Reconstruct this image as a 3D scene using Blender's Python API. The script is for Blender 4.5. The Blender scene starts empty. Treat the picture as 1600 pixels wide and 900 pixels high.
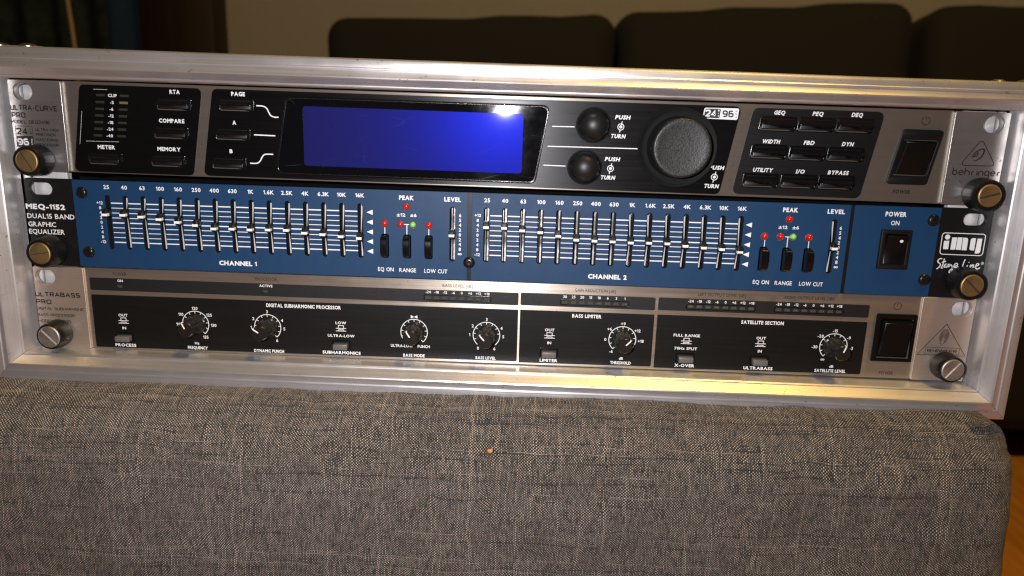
import bpy, bmesh, math, random
from mathutils import Vector, Matrix, Euler, noise
random.seed(7)
S = 0.001                                  # everything below is written in millimetres
C = bpy.context.scene.collection
sc = bpy.context.scene

# ------------------------------------------------------------------ camera, world, lamps, exposure
cam = bpy.data.cameras.new('camera'); cam_o = bpy.data.objects.new('camera', cam); C.objects.link(cam_o)
cam.sensor_width = 36; cam.lens = 25.37; cam.clip_start = .01; cam.clip_end = 50
CAM = (16.652, -357.154, 123.636)
cam_o.location = [c*S for c in CAM]; cam_o.rotation_euler = (1.343, -.0281, .0333)
cam.dof.use_dof = True; cam.dof.focus_distance = .372; cam.dof.aperture_fstop = 9
sc.camera = cam_o
w = bpy.data.worlds.new('World'); sc.world = w; w.use_nodes = True
w.node_tree.nodes['Background'].inputs[0].default_value = (.60, .45, .32, 1)
w.node_tree.nodes['Background'].inputs[1].default_value = .045
def lamp(name, kind, loc, power, col, size, target=None):
    l = bpy.data.lights.new(name, kind); l.energy = power; l.color = col
    if kind == 'AREA': l.shape = 'DISK'; l.size = size
    else: l.shadow_soft_size = size
    o = bpy.data.objects.new(name, l); C.objects.link(o); o.location = [c*S for c in loc]
    if target: o.rotation_euler = (Vector(target)-Vector(loc)).to_track_quat('-Z', 'Y').to_euler()
    return o
lamp('phone_flash', 'AREA', (-14, -362, 137), 2.0, (.97, .95, 1), .007, (0, 0, 40))
lamp('ceiling_lamp', 'POINT', (420, -330, 1500), 63, (1, .60, .13), .09)
sc.view_settings.view_transform = 'Standard'; sc.view_settings.look = 'None'
sc.view_settings.exposure = 0; sc.view_settings.gamma = 1
sc.cycles.use_denoising = True; sc.cycles.denoising_prefilter = 'NONE'; sc.cycles.denoising_input_passes = 'RGB_ALBEDO_NORMAL'; sc.cycles.filter_width = 1.3
sc.cycles.max_bounces = 6; sc.cycles.diffuse_bounces = 3; sc.cycles.glossy_bounces = 4
sc.cycles.sample_clamp_indirect = 4

# ------------------------------------------------------------------ materials
class NT:
    def __init__(s, m): s.t = m.node_tree; s.n = s.t.nodes; s.l = s.t.links
    def add(s, typ, **kw):
        n = s.n.new(typ)
        for k, v in kw.items():
            if k in n.inputs.keys(): s.put(n.inputs[k], v)
            else: setattr(n, k, v)
        return n
    def put(s, sock, v):
        if isinstance(v, bpy.types.NodeSocket): s.l.new(v, sock)
        else: sock.default_value = v
    def math(s, op, a, b=None, c=None):
        n = s.n.new('ShaderNodeMath'); n.operation = op
        for i, v in enumerate((a, b, c)):
            if v is not None: s.put(n.inputs[i], v)
        return n.outputs[0]
    def mix(s, f, a, b):
        n = s.n.new('ShaderNodeMix'); n.data_type = 'RGBA'
        s.put(n.inputs[0], f); s.put(n.inputs[6], a); s.put(n.inputs[7], b)
        return n.outputs[2]
    def noise(s, vec, scale, detail=2, rough=.5):
        n = s.n.new('ShaderNodeTexNoise'); s.l.new(vec, n.inputs['Vector'])
        n.inputs['Scale'].default_value = scale; n.inputs['Detail'].default_value = detail; n.inputs['Roughness'].default_value = rough
        return n.outputs['Fac']
    def coords(s, scale=(1, 1, 1), kind='Object', src=None):
        t = s.n.new('ShaderNodeTexCoord') if src is None else None
        m = s.n.new('ShaderNodeMapping'); m.inputs['Scale'].default_value = scale
        s.l.new(t.outputs[kind] if t else src, m.inputs['Vector'])
        return m.outputs[0]
    def ramp(s, f, a, b):
        n = s.n.new('ShaderNodeMapRange'); s.put(n.inputs['Value'], f)
        n.inputs['From Min'].default_value = a; n.inputs['From Max'].default_value = b
        return n.outputs[0]
def rgb(*c): return (*c, 1)
def mat(name, col, rough=.5, metal=0., grain=0., grain_dir='X', gs=900, bump=0., blotch=0., spec=.5, coat=0., aniso=0., adir=(0, 0, 1),
        scratch=0., col2=None, fine=0., fine_scale=4000):
    m = bpy.data.materials.new(name); m.use_nodes = True; k = NT(m); p = k.n['Principled BSDF']
    p.inputs['Base Color'].default_value = rgb(*col); p.inputs['Roughness'].default_value = rough
    p.inputs['Metallic'].default_value = metal; p.inputs['Specular IOR Level'].default_value = spec
    p.inputs['Coat Weight'].default_value = coat; p.inputs['Coat Roughness'].default_value = .06
    ro = None; c = None; h = None
    if grain:
        sx = (.02, 1, 1) if grain_dir == 'X' else (1, 1, .02)
        g = k.noise(k.coords(sx), gs, 3, .6)
        ro = k.math('MULTIPLY_ADD', g, grain, rough-grain/2)
        c = k.mix(k.ramp(g, .3, .7), rgb(*[q*(1-grain*.55) for q in col]), rgb(*[min(1, q*(1+grain*.35)) for q in col])); h = g
    if blotch:
        b = k.noise(k.coords((1, 1, 1)), 38, 5, .62)
        b2 = k.ramp(b, .38, .66)
        ro = k.math('MULTIPLY_ADD', b2, blotch, ro if ro is not None else rough-blotch/2)
        c2 = rgb(*(col2 if col2 else [q*.75 for q in col]))
        c = k.mix(k.math('MULTIPLY', b2, min(1, blotch*2.2)), c if c is not None else rgb(*col), c2)
    if fine:
        f = k.noise(k.coords((1, 1, 1)), fine_scale, 2, .6); h = f
        ro = k.math('MULTIPLY_ADD', f, fine, ro if ro is not None else rough-fine/2)
    if scratch:
        v = k.n.new('ShaderNodeTexVoronoi'); v.feature = 'DISTANCE_TO_EDGE'; v.inputs['Scale'].default_value = 60
        wv = k.coords((.35, 1, 1.3)); nz = k.n.new('ShaderNodeTexNoise'); nz.inputs['Scale'].default_value = 25; k.l.new(wv, nz.inputs['Vector'])
        mx = k.n.new('ShaderNodeMix'); mx.data_type = 'VECTOR'; mx.inputs[0].default_value = .06
        k.l.new(wv, mx.inputs[4]); k.l.new(nz.outputs['Color'], mx.inputs[5]); k.l.new(mx.outputs[1], v.inputs['Vector'])
        line = k.math('LESS_THAN', v.outputs['Distance'], .006)
        gate = k.ramp(k.noise(k.coords((1, 1, 1)), 55, 2), .52, .62)
        s_ = k.math('MULTIPLY', k.math('MULTIPLY', line, gate), scratch)
        c = k.mix(s_, c if c is not None else rgb(*col), rgb(.35, .33, .31) if metal < .5 else rgb(.12, .1, .09))
        if metal > .5:                                            # pits and dark scuffs
            pit = k.math('MULTIPLY', k.ramp(k.noise(k.coords((.5, 1, 1)), 700, 2, .7), .66, .72), k.ramp(k.noise(k.coords((1, 1, 1)), 24, 3), .50, .60))
            c = k.mix(k.math('MULTIPLY', pit, .75), c, rgb(.05, .04, .035))
    if c is not None: k.l.new(c, p.inputs['Base Color'])
    if ro is not None: k.l.new(ro, p.inputs['Roughness'])
    if bump and h is not None:
        b = k.add('ShaderNodeBump', Strength=bump, Distance=.0001); k.l.new(h, b.inputs['Height']); k.l.new(b.outputs[0], p.inputs['Normal'])
    if aniso:
        p.inputs['Anisotropic'].default_value = aniso
        cx = k.n.new('ShaderNodeCombineXYZ')
        for i in range(3): cx.inputs[i].default_value = adir[i]
        k.l.new(cx.outputs[0], p.inputs['Tangent'])
    return m
M = dict(
    alu_h=mat('aluminium_rail_horizontal', (.74, .72, .71), .35, .84, grain=.14, blotch=.08, scratch=.15, bump=.06, aniso=.5, adir=(0, 0, 1)),
    alu_v=mat('aluminium_rail_vertical', (.74, .72, .71), .37, .80, grain=.14, grain_dir='Z', blotch=.10, scratch=.15, bump=.06, aniso=.5, adir=(1, 0, 0)),
    rail=mat('bright_rack_rail', (.74, .73, .72), .42, .4, grain=.15, grain_dir='Z', blotch=.1),
    ear=mat('polished_ear_metal', (.46, .44, .42), .28, .85, grain=.08, blotch=.14, scratch=.2, aniso=.4),
    ear_brushed=mat('brushed_ear_metal', (.60, .50, .42), .40, .75, grain=.10, blotch=.08, bump=.05, aniso=.5),
    plate=mat('brushed_bronze_plate', (.27, .235, .195), .38, .75, grain=.12, blotch=.05, bump=.06, aniso=.75),
    plate3=mat('brushed_silver_plate', (.47, .41, .34), .34, .82, grain=.18, blotch=.06, bump=.08, aniso=.75),
    black_brushed=mat('black_brushed_panel', (.0045, .0045, .005), .36, .35, grain=.2, bump=.08, aniso=.75, spec=.45),
    black_print=mat('black_lacquer', (.0045, .0045, .0042), .42, 0, grain=.12, spec=.3),
    black_speck=mat('black_speckled_strip', (.009, .009, .0095), .45, 0, fine=.5, bump=.6, spec=.4),
    black_pl=mat('black_plastic', (.006, .006, .006), .36, 0, fine=.15, fine_scale=2500, bump=.06, spec=.35),
    black_gl=mat('black_gloss_plastic', (.004, .004, .004), .16, 0, blotch=.10, spec=.4),
    black_ear=mat('black_powder_coat', (.0055, .0055, .0055), .42, 0, fine=.12, bump=.06, spec=.3),
    knob_soft=mat('grained_rubber_cap', (.012, .0115, .011), .42, 0, fine=.7, bump=1., spec=.5, fine_scale=1200),
    knob_dome=mat('matt_black_dome', (.008, .008, .0075), .42, 0, fine=.2, bump=.15, spec=.4),
    knob_cap=mat('dark_olive_knob', (.012, .011, .009), .30, 0, blotch=.1, spec=.4),
    blue=mat('blue_enamel', (.0055, .037, .098), .46, 0, fine=.14, bump=.06, spec=.3, fine_scale=3000, blotch=.08),
    wedge_pale=mat('pale_slot_wedge', (.52, .50, .47), .5),
    dark=mat('dark_recess', (.003, .003, .003), .8),
    matte=mat('black_matt_collar', (.004, .004, .004), .6, 0, spec=.12),
    slot_metal=mat('fader_track_metal', (.55, .52, .48), .3, .9, blotch=.3),
    white=mat('white_print', (.80, .80, .78), .5),
    white_mark=mat('white_marker', (.86, .85, .80), .4),
    black_ink=mat('black_print', (.012, .010, .009), .5),
    brown_ink=mat('dark_brown_print', (.035, .012, .004), .5),
    lcd=mat('blue_display_film', (.012, .012, .070), .5, 0, blotch=.06, spec=.35, col2=(.014, .014, .085), scratch=.03),
    lens=mat('black_display_window', (.003, .003, .004), .06, 0, blotch=.06, spec=.35, scratch=.1, aniso=.5),
    led_red=mat('red_led', (.62, .010, .008), .18, 0, spec=.6),
    led_green=mat('green_led', (.25, .58, .13), .2, 0, spec=.6),
    led_dim=mat('unlit_led_window', (.024, .026, .016), .4),
    led_amber=mat('unlit_amber_led_window', (.13, .12, .04), .4),
    led_smoke=mat('smoked_led_window', (.055, .055, .045), .35, spec=.25),
    btn_grey=mat('grey_push_button', (.12, .115, .11), .35, 0, blotch=.15),
    rocker=mat('black_rocker', (.004, .004, .004), .3, 0, blotch=.1, spec=.22),
    slot_dark=mat('dark_slot_floor', (.035, .025, .015), .7),
    brass=mat('worn_brass', (.50, .36, .15), .32, 1, grain=.2, blotch=.3, col2=(.24, .17, .09)),
    steel=mat('worn_steel_screw', (.62, .59, .54), .3, 1, grain=.2, blotch=.25),
    rivet=mat('rivet_steel', (.74, .70, .62), .25, 1, blotch=.2),
    shell=mat('dark_case_laminate', (.012, .011, .010), .5),
    screw_black=mat('black_machine_screw', (.02, .018, .016), .3, .6, blotch=.2),
    sofa=mat('dark_sofa_fabric', (.0105, .0120, .0165), .9, fine=.2, fine_scale=900, bump=.2),
    wall=mat('beige_wall_paint', (.33, .33, .36), .9, blotch=.05),
    cabinet=mat('dark_brown_wood', (.020, .012, .008), .5, grain=.3, grain_dir='Z', gs=60),
    curtain=mat('teal_curtain_cloth', (.022, .045, .06), .85, blotch=.3, col2=(.012, .02, .03)),
    blue_curtain=mat('blue_curtain_cloth', (.018, .060, .17), .85),
    cord=mat('pale_cord', (.30, .24, .16), .8),
)
def wood_material():
    m = bpy.data.materials.new('orange_wood_floor'); m.use_nodes = True; k = NT(m); p = k.n['Principled BSDF']
    g = k.noise(k.coords((1, .08, 1)), 55, 5, .65); r = k.ramp(g, .3, .7)
    k.l.new(k.mix(r, rgb(.42, .17, .035), rgb(.66, .31, .08)), p.inputs['Base Color']); p.inputs['Roughness'].default_value = .38
    return m
M['wood'] = wood_material()
def weave_material():
    """plain weave: pale melange warp over charcoal weft, threads about .66 mm wide, from UVs written in millimetres"""
    m = bpy.data.materials.new('grey_woven_upholstery'); m.use_nodes = True; k = NT(m); p = k.n['Principled BSDF']
    uv = k.n.new('ShaderNodeUVMap'); uv.uv_map = 'weave'
    wob = k.n.new('ShaderNodeTexNoise'); wob.inputs['Scale'].default_value = .035; wob.inputs['Detail'].default_value = 3
    k.l.new(uv.outputs[0], wob.inputs['Vector'])
    sub = k.add('ShaderNodeVectorMath', operation='SUBTRACT'); k.l.new(wob.outputs['Color'], sub.inputs[0]); sub.inputs[1].default_value = (.5, .5, .5)
    sca = k.add('ShaderNodeVectorMath', operation='SCALE'); k.l.new(sub.outputs[0], sca.inputs[0]); sca.inputs['Scale'].default_value = 7
    add = k.add('ShaderNodeVectorMath', operation='ADD'); k.l.new(uv.outputs[0], add.inputs[0]); k.l.new(sca.outputs[0], add.inputs[1])
    sep = k.n.new('ShaderNodeSeparateXYZ'); k.l.new(add.outputs[0], sep.inputs[0])
    P = .70
    u = k.math('DIVIDE', sep.outputs[0], P); v = k.math('DIVIDE', sep.outputs[1], P*.93)
    iu, iv = k.math('FLOOR', u), k.math('FLOOR', v); fu, fv = k.math('FRACT', u), k.math('FRACT', v)
    chk = k.math('MODULO', k.math('ABSOLUTE', k.math('ADD', iu, iv)), 2.)            # 0: warp on top, 1: weft on top
    def thread(i, along, seed):
        cx = k.n.new('ShaderNodeCombineXYZ'); k.l.new(k.math('MULTIPLY', i, 7.31), cx.inputs[0]); k.l.new(k.math('MULTIPLY', along, .11), cx.inputs[1]); cx.inputs[2].default_value = seed
        return k.noise(cx.outputs[0], 1.0, 3, .7)
    tw, tf = thread(iu, v, 3.), thread(iv, u, 9.)
    def rare(i, along, lo, seed, run):
        wn = k.n.new('ShaderNodeTexWhiteNoise'); wn.noise_dimensions = '1D'; k.l.new(k.math('ADD', i, seed), wn.inputs['W'])
        cx = k.n.new('ShaderNodeCombineXYZ'); k.l.new(k.math('MULTIPLY', i, 3.7), cx.inputs[0]); k.l.new(k.math('MULTIPLY', along, run), cx.inputs[1]); cx.inputs[2].default_value = seed
        return k.math('MULTIPLY', k.math('GREATER_THAN', wn.outputs['Value'], lo), k.ramp(k.noise(cx.outputs[0], 1., 1), .46, .58))
    tw = k.math('ADD', tw, k.math('MULTIPLY', rare(iu, v, .88, 5.5, .05), .26)); tf = k.math('ADD', tf, k.math('MULTIPLY', rare(iv, u, .90, 1.5, .03), .30))
    tw = k.math('SUBTRACT', tw, k.math('MULTIPLY', rare(iv, u, .84, 7.5, .02), .13))
    warp = k.mix(k.ramp(tw, .34, .66), rgb(.10, .09, .082), rgb(.78, .67, .56))
    weft = k.mix(k.ramp(tf, .50, .80), rgb(.007, .0065, .0065), rgb(.28, .25, .22))
    hu = k.math('SINE', k.math('MULTIPLY', fu, math.pi)); hv = k.math('SINE', k.math('MULTIPLY', fv, math.pi))
    hw = k.math('MULTIPLY', hu, k.math('MULTIPLY_ADD', hv, .55, .45)); hf = k.math('MULTIPLY', hv, k.math('MULTIPLY_ADD', hu, .55, .45))
    mh = k.n.new('ShaderNodeMix'); k.l.new(chk, mh.inputs[0]); k.l.new(hw, mh.inputs[2]); k.l.new(hf, mh.inputs[3]); h = mh.outputs[0]
    col = k.mix(chk, warp, weft)
    fibre = k.noise(uv.outputs[0], 5.5, 2, .7)
    gap = k.ramp(k.math('ADD', h, k.math('MULTIPLY', fibre, .25)), .35, .85)
    col = k.mix(gap, rgb(.004, .004, .005), col)
    big = k.noise(uv.outputs[0], .05, 3, .6)
    hsv = k.n.new('ShaderNodeHueSaturation'); k.l.new(col, hsv.inputs['Color'])
    k.l.new(k.math('MULTIPLY_ADD', big, .55, .52), hsv.inputs['Value'])
    k.l.new(hsv.outputs[0], p.inputs['Base Color'])
    p.inputs['Roughness'].default_value = .9; p.inputs['Specular IOR Level'].default_value = .15
    p.inputs['Sheen Weight'].default_value = .12
    b = k.add('ShaderNodeBump', Strength=1., Distance=.0004)
    k.l.new(k.math('ADD', h, k.math('MULTIPLY', fibre, .35)), b.inputs['Height']); k.l.new(b.outputs[0], p.inputs['Normal'])
    return m
M['weave'] = weave_material()
p_ = M['lcd'].node_tree.nodes['Principled BSDF']                 # transflective film behind glass
for l_ in list(p_.inputs['Roughness'].links): M['lcd'].node_tree.links.remove(l_)
p_.inputs['Roughness'].default_value = .34; p_.inputs['Specular IOR Level'].default_value = .42; p_.inputs['Specular Tint'].default_value = (.01, .03, 1, 1)
p_.inputs['Coat Weight'].default_value = .3; p_.inputs['Coat Roughness'].default_value = .045

# ------------------------------------------------------------------ mesh helpers (mm in, metres out)
def to_obj(name, bm_or_mesh, material=None, parent=None, loc=(0, 0, 0), rot=(0, 0, 0), smooth=30):
    if isinstance(bm_or_mesh, bmesh.types.BMesh):
        me = bpy.data.meshes.new(name); bmesh.ops.scale(bm_or_mesh, vec=(S, S, S), verts=bm_or_mesh.verts); bm_or_mesh.to_mesh(me); bm_or_mesh.free()
        if material: me.materials.append(M[material] if isinstance(material, str) else material)
        if smooth:
            me.polygons.foreach_set('use_smooth', [True]*len(me.polygons)); me.set_sharp_from_angle(angle=math.radians(smooth))
    else: me = bm_or_mesh
    o = bpy.data.objects.new(name, me); C.objects.link(o)
    o.location = [c*S for c in loc]; o.rotation_euler = rot
    if parent: o.parent = parent
    return o
def tag(o, label=None, cat=None, group=None, kind=None):
    for k_, v in (('label', label), ('category', cat), ('group', group), ('kind', kind)):
        if v: o[k_] = v
    return o
def thing(name, label, cat, loc=(0, 0, 0), rot=(0, 0, 0), group=None):
    o = bpy.data.objects.new(name, None); C.objects.link(o); o.location = [c*S for c in loc]; o.rotation_euler = rot
    o.empty_display_size = .02
    return tag(o, label, cat, group)
def BM(): return bmesh.new()
def box(bm, c, s, bev=0, seg=2, rot=None):
    r = bmesh.ops.create_cube(bm, size=1)['verts']
    bmesh.ops.scale(bm, vec=s, verts=r)
    if bev:
        es = list({e for v in r for e in v.link_edges})
        g = bmesh.ops.bevel(bm, geom=es, offset=bev, segments=seg, affect='EDGES', profile=.5)
        r = list({v for f in g['faces'] for v in f.verts})
    if rot: bmesh.ops.rotate(bm, verts=r, cent=(0, 0, 0), matrix=Euler(rot).to_matrix())
    bmesh.ops.translate(bm, vec=c, verts=r)
    return r
def lathe(bm, prof, cx=0, cz=0, seg=40, mod=None):
    """prof: (radius, y) from the front centre backwards; mod(theta, i) scales the radius"""
    rings = []
    for i, (r, y) in enumerate(prof):
        if r < 1e-6: rings.append([bm.verts.new((cx, y, cz))]); continue
        rings.append([bm.verts.new((cx+r*(mod(2*math.pi*j/seg, i) if mod else 1)*math.cos(2*math.pi*j/seg), y, cz+r*(mod(2*math.pi*j/seg, i) if mod else 1)*math.sin(2*math.pi*j/seg))) for j in range(seg)])
    for a, b in zip(rings, rings[1:]):
        for j in range(seg):
            q = (j+1) % seg
            if len(a) == 1: bm.faces.new((a[0], b[q], b[j]))
            elif len(b) == 1: bm.faces.new((a[j], a[q], b[0]))
            else: bm.faces.new((a[j], a[q], b[q], b[j]))
    bmesh.ops.recalc_face_normals(bm, faces=bm.faces[:])
def rpoly(pts, r, n=5):
    """corner-rounded polygon"""
    out = []; N = len(pts)
    for i in range(N):
        p, a, b = Vector(pts[i]), Vector(pts[i-1]), Vector(pts[(i+1) % N])
        ri = r[i] if isinstance(r, (list, tuple)) else r
        if ri <= 0: out.append(tuple(p)); continue
        u, v = (a-p).normalized(), (b-p).normalized(); ang = u.angle(v); d = min(ri/math.tan(ang/2), (a-p).length*.49, (b-p).length*.49)
        s, e = p+u*d, p+v*d
        for k_ in range(n+1):
            t = k_/n; out.append(tuple((1-t)**2*s+2*t*(1-t)*p+t*t*e))
    return out
def rrect(cx, cz, w_, h_, r, slant=0, n=5):
    return rpoly([(cx-w_/2+slant*h_/2, cz+h_/2), (cx+w_/2+slant*h_/2, cz+h_/2), (cx+w_/2-slant*h_/2, cz-h_/2), (cx-w_/2-slant*h_/2, cz-h_/2)], r, n)
def circle(cx, cz, r, n=24): return [(cx+r*math.cos(2*math.pi*i/n), cz+r*math.sin(2*math.pi*i/n)) for i in range(n)]
def plate(bm, outer, holes=(), y=0., t=1., bev=.12):
    """flat plate facing -Y with cut holes: front at y, back at y+t"""
    c = bpy.data.curves.new('tmp', 'CURVE'); c.dimensions = '2D'; c.fill_mode = 'BOTH'
    c.extrude = max(t/2-bev, 0); c.bevel_depth = bev; c.offset = -bev; c.bevel_resolution = 1
    for L in [outer]+list(holes):
        s = c.splines.new('POLY'); s.points.add(len(L)-1); s.use_cyclic_u = True
        for p, q in zip(s.points, L): p.co = (q[0], q[1], 0, 1)
    o = bpy.data.objects.new('tmp', c); me = bpy.data.meshes.new_from_object(o)
    n0 = len(bm.verts); bm.from_mesh(me); bm.verts.ensure_lookup_table(); vs = bm.verts[n0:]
    for v in vs: v.co = (v.co.x, y+t/2-v.co.z, v.co.y)
    bmesh.ops.remove_doubles(bm, verts=vs, dist=.0005)
    bpy.data.objects.remove(o); bpy.data.curves.remove(c); bpy.data.meshes.remove(me)
def round_path(pts, r, closed=False, n=4, keep=()):
    """open or closed path with rounded inner corners"""
    P = [Vector(p) for p in pts]; out = []; N = len(P)
    for i in range(N):
        if not closed and i in (0, N-1): out.append(tuple(P[i])); continue
        p, a, b = P[i], P[i-1], P[(i+1) % N]; u, v = a-p, b-p; d = min(r, u.length*.49, v.length*.49)
        if i in keep or d < .02 or u.angle(v) > 2.9: out.append(tuple(p)); continue
        s_, e_ = p+u.normalized()*d, p+v.normalized()*d
        for k_ in range(n+1):
            t = k_/n; out.append(tuple((1-t)**2*s_+2*t*(1-t)*p+t*t*e_))
    return out
# centre-line letters: cap height 1, width given first; a path ending in 'c' is closed; 's' keeps its corners sharp
GLYPH = {
 'A': (.74, '0,0 .37,1 .74,0 s', '.13,.33 .61,.33'), 'B': (.66, '0,0! 0,1! .60,1 .60,.54 .56,.54', '.0,.54 .66,.54 .66,0 0,0'), 'C': (.66, '.66,1 0,1 0,0 .66,0'),
 'D': (.68, '0,0! 0,1! .68,1 .68,0 0,0!'), 'E': (.60, '.60,1 0,1 0,0 .60,0 s', '0,.52 .54,.52'), 'F': (.58, '.58,1 0,1 0,0 s', '0,.50 .52,.50'), 'G': (.68, '.66,1 0,1 0,0 .68,0! .68,.48! .38,.48'),
 'H': (.68, '0,0 0,1', '.68,0 .68,1', '0,.5 .68,.5'), 'I': (.0, '0,0 0,1'), 'J': (.5, '.5,1 .5,0 0,0 0,.25'), 'K': (.64, '0,0 0,1', '.62,1 .05,.48 .64,0 s'), 'L': (.56, '0,1 0,0 .56,0 s'),
 'M': (.86, '0,0 0,1 .43,.28 .86,1 .86,0 s'), 'N': (.70, '0,0 0,1 .70,0 .70,1 s'), 'O': (.70, '.35,1 0,1 0,0 .70,0 .70,1 .35,1'), 'P': (.64, '0,0! 0,1! .64,1 .64,.42 0,.42'),
 'Q': (.70, '.35,1 0,1 0,0 .70,0 .70,1 .35,1', '.44,.26 .76,-.1'), 'R': (.66, '0,0! 0,1! .62,1 .62,.46 0,.46', '.34,.46 .66,0'), 'S': (.64, '.62,1 0,1 0,.52 .64,.52 .64,0 0,0'), 'T': (.66, '0,1 .66,1', '.33,1 .33,0'),
 'U': (.68, '0,1 0,0 .68,0 .68,1'), 'V': (.72, '0,1 .36,0 .72,1 s'), 'W': (1.02, '0,1 .25,0 .51,.9 .77,0 1.02,1 s'), 'X': (.70, '0,0 .70,1', '0,1 .70,0'), 'Y': (.70, '0,1 .35,.45 .70,1 s', '.35,.45 .35,0'), 'Z': (.64, '0,1 .64,1 0,0 .64,0 s'),
 '0': (.60, '.30,1 0,1 0,0 .60,0 .60,1 .30,1'), '1': (.28, '0,.78 .28,1 .28,0 s'), '2': (.58, '0,.76 0,1 .58,1 .58,.58 0,.0! .60,0'), '3': (.58, '0,1 .58,1 .58,.53 .14,.53', '.4,.53 .58,.53 .58,0 0,0'), '4': (.64, '.46,0 .46,1 0,.27 .64,.27 s'),
 '5': (.58, '.56,1 .04,1! .02,.58! .58,.60 .58,0 0,0'), '6': (.60, '.54,1 0,1 0,0 .60,0 .60,.56 .02,.56'), '7': (.58, '0,1 .58,1 .18,0 s'), '8': (.60, '.30,1 .03,1 .03,.53 .57,.53 .57,1 .30,1', '.3,.53 0,.53 0,0 .60,0 .60,.53 .3,.53'), '9': (.60, '.06,0 .60,0 .60,1 0,1 0,.44 .58,.44'),
 '-': (.36, '0,.46 .36,.46'), '+': (.46, '0,.46 .46,.46', '.23,.18 .23,.74'), '.': (.0, '0,-.02 0,.10'), '/': (.42, '0,-.05 .42,1.05'), '\u00b1': (.46, '0,.56 .46,.56', '.23,.30 .23,.84', '0,.05 .46,.05'), '[': (.22, '.22,1.1 0,1.1 0,-.1 .22,-.1 s'), ']': (.22, '0,1.1 .22,1.1 .22,-.1 0,-.1 s'),
 '\u221e': (.9, '.45,.45 .30,.68 0,.68 0,.22 .30,.22 .45,.45 .60,.68 .9,.68 .9,.22 .60,.22 .45,.45'), 'z': (.46, '0,.66 .46,.66 0,0 .46,0 s'), 'd': (.50, '.50,1 .50,0 0,0 0,.64 .50,.64'), 'k': (.46, '0,0 0,1', '.44,.66 .04,.30 .46,0 s'), ' ': (.38,),
}
_txt = {}
def text_mesh(body, bold):
    k_ = (body, round(bold, 4))
    if k_ not in _txt:
        c = bpy.data.curves.new('tmp', 'FONT'); c.body = body; c.resolution_u = 2; c.offset = bold
        o = bpy.data.objects.new('tmp', c); me = bpy.data.meshes.new_from_object(o)
        bpy.data.objects.remove(o); bpy.data.curves.remove(c); _txt[k_] = me
    return _txt[k_]
CAP = max(v.co.y for v in text_mesh('H', 0).vertices)
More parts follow.
